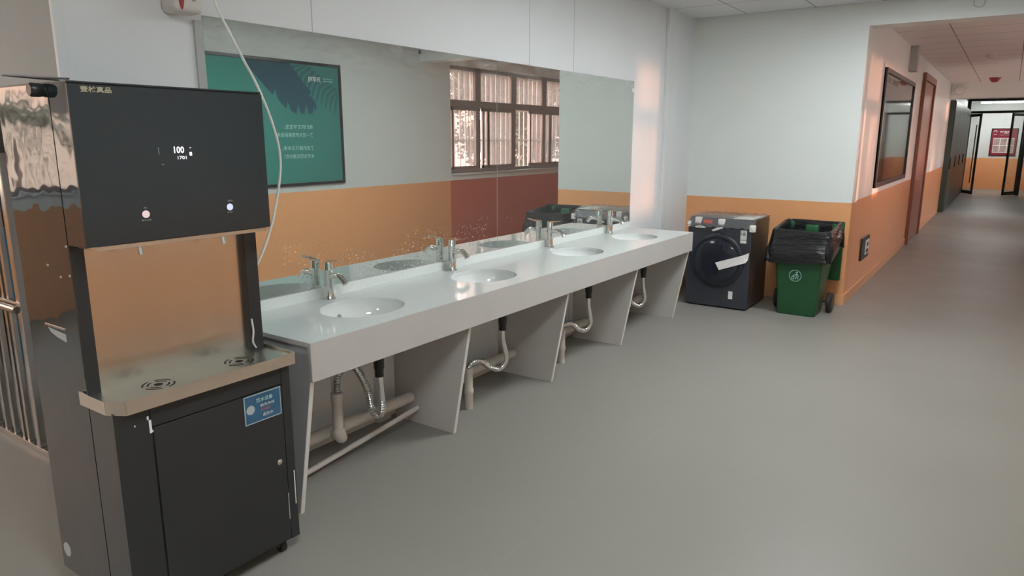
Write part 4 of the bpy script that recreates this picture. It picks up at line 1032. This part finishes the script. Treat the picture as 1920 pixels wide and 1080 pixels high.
# far glass door frame and end zone
GY = 25.4
gd = MB()
gd.box(CXW, CXW+0.09, GY, GY+0.08, 0, CC, 0.004).box(CXW+0.09, RX, GY, GY+0.08, 2.34, 2.41, 0.004).box(CXW+0.09, RX, GY, GY+0.08, CC-0.06, CC, 0.004).box(0.26, 0.35, GY, GY+0.08, 0, 2.34, 0.004).box(0.91, RX, GY, GY+0.08, 0, 2.34, 0.004)
gd = struct('door_2', gd, 'dark_green_frame')
MB().box(CXW+0.09, RX, GY+0.035, GY+0.045, 2.41, CC-0.06).build('transom_pane', 'pane_clear', gd)
MB().box(0.35, 0.91, GY+0.035, GY+0.045, 0.02, 2.34).build('side_pane', 'pane_clear', gd)
def leaf_door(px, py, ang, name):
    fr = MB(); W_ = 0.66
    fr.box(0, 0.06, -0.02, 0.02, 0.02, 2.32, 0.003).box(W_-0.06, W_, -0.02, 0.02, 0.02, 2.32, 0.003).box(0.06, W_-0.06, -0.02, 0.02, 0.02, 0.12, 0.003).box(0.06, W_-0.06, -0.02, 0.02, 2.24, 2.32, 0.003)
    o = fr.build(name, 'dark_green_frame', gd, loc=(px, py, 0)); o.rotation_euler = (0, 0, ang)
    pn = MB().box(0.06, W_-0.06, -0.004, 0.004, 0.12, 2.24).build('door_pane', 'pane_clear', o)
    hb_ = MB().tube([(W_-0.10, -0.05, 0.35), (W_-0.10, -0.05, 2.0)], 0.016, 10, smooth=0).build('pull_handle', 'steel_gate', o)
leaf_door(CXW+0.09, GY-0.03, math.radians(-62), 'door_leaf')
leaf_door(0.26, GY-0.03, math.radians(180+62), 'door_leaf')
# dark recess cupboards on the left between beam and door
cb = thing('corridor_cabinet', 'dark green grey tall cupboard along the left wall beyond the beam', 'cupboard', (CXW+0.0, 21.8, 0))
MB().box(0.001, 0.10, -3.35, 3.45, 0.0, 2.43).build('carcass', 'dark_green_frame', cb)
for k in range(4): 
    dd = MB().box(0.10, 0.115, -3.32+k*1.69, -1.66+k*1.69, 0.03, 2.40, 0.004).build('cupboard_door', 'disp_side' if False else 'dark_green_frame', cb)
    MB().box(0.115, 0.135, -3.22+k*1.69, -3.19+k*1.69, 0.95, 1.2, 0.004).build('handle', 'black_plastic', dd)
lt = thing('tube_light', 'lit white tube light under the ceiling beyond the glass door', 'ceiling light', (-0.30, 26.6, CC))
MB().box(-0.62, 0.62, -0.07, 0.07, -0.04, -0.001, 0.005).build('housing', 'trim', lt)
MB().box(-0.60, 0.60, -0.06, 0.06, -0.075, -0.04, 0.012).build('tube', 'lamp_far', lt)
# maroon poster on end wall
mp_ = thing('safety_poster', 'maroon poster with six small pictures on the far end wall', 'poster', (-0.205, 28.07, 1.07))
MB().box(-0.36, 0.36, -0.02, 0, 0, 0.87).build('board', 'maroon', mp_)
MB().box(-0.36, 0.36, -0.028, 0, 0, 0.025).box(-0.36, 0.36, -0.028, 0, 0.845, 0.87).box(-0.36, -0.335, -0.028, 0, 0.025, 0.845).box(0.335, 0.36, -0.028, 0, 0.025, 0.845).build('frame', 'frame_black', mp_)
MB().box(-0.28, 0.28, -0.022, -0.02, 0.10, 0.57).build('picture_sheet', 'foam', mp_)
for i in range(3):
    for j in range(2):
        MB().box(-0.27+i*0.188, -0.27+i*0.188+0.165, -0.0235, -0.022, 0.12+j*0.225, 0.12+j*0.225+0.20).build('picture', 'photo_a', mp_)
text('poster_title', '盥洗楼', (-0.13, -0.021, 0.70), (1, 0, 0), (0, 0, 1), 0.09, 'box_white', mp_, width=0.30, bold=0.03)
text('poster_subtitle', '文明有序 请勿打闹', (-0.14, -0.021, 0.645), (1, 0, 0), (0, 0, 1), 0.03, 'print_grey', mp_, width=0.30)
MB().tube([(-0.25+0.04*math.cos(a), -0.022, 0.75+0.05*math.sin(a)) for a in [PI*i/10 for i in range(11)]], 0.012, 6, smooth=0).box(-0.29, -0.21, -0.024, -0.02, 0.67, 0.69).build('emblem', 'box_white', mp_)

# ------------------------------------------------------------------ steel gate on the left
gt = thing('steel_gate', 'polished steel barred gate at the left edge behind the dispenser', 'gate', (-4.3, 1.43, 0))
def G(pts, r, name='bar', mat='steel_gate', seg=12):
    return MB().tube([(a+4.3, b_-1.43, c) for a, b_, c in pts], r, seg, smooth=0).build(name, mat, gt, smooth=True)
gm = MB().box(-5.6+4.3, -3.2+4.3, -0.02, 0.02, 0.0, 0.035, 0.003).build('bottom_rail', 'steel_gate', gt)
for x in (-3.945, -4.6): MB().box(x-0.02+4.3, x+0.02+4.3, -0.02, 0.02, 0.035, 1.535, 0.004).build('post', 'steel_gate', gt)
MB().box(-5.6+4.3, -3.965+4.3, -0.015, 0.015, 0.765, 0.80, 0.003).build('mid_rail', 'steel_gate', gt)
G([(-4.36, 1.385, 0.775), (-3.90, 1.385, 0.775)], 0.018, 'pull_bar')
for x in (-4.08, -4.14, -4.25, -4.36, -4.47): 
    MB().box(x-0.012+4.3, x+0.012+4.3, -0.012, 0.012, 0.035, 1.50, 0.002).build('bar', 'steel_gate', gt)
for x in (-3.78, -3.64, -3.50, -3.36): 
    MB().box(x-0.012+4.3, x+0.012+4.3, -0.012, 0.012, 0.035, 1.50, 0.002).build('bar', 'steel_gate', gt)
bp = thing('blue_panel', 'blue board standing behind the steel gate bars', 'panel', (-5.56, 2.0, 0))
MB().box(-0.13, 0.13, -0.01, 0.01, 0.06, 0.98, 0.003).build('board', 'blue_film', bp)
MB().box(-0.15, -0.12, -0.02, 0.02, 0, 1.0, 0.003).build('leg', 'steel_gate', bp)
MB().box(0.12, 0.15, -0.02, 0.02, 0, 1.0, 0.003).build('leg', 'steel_gate', bp)
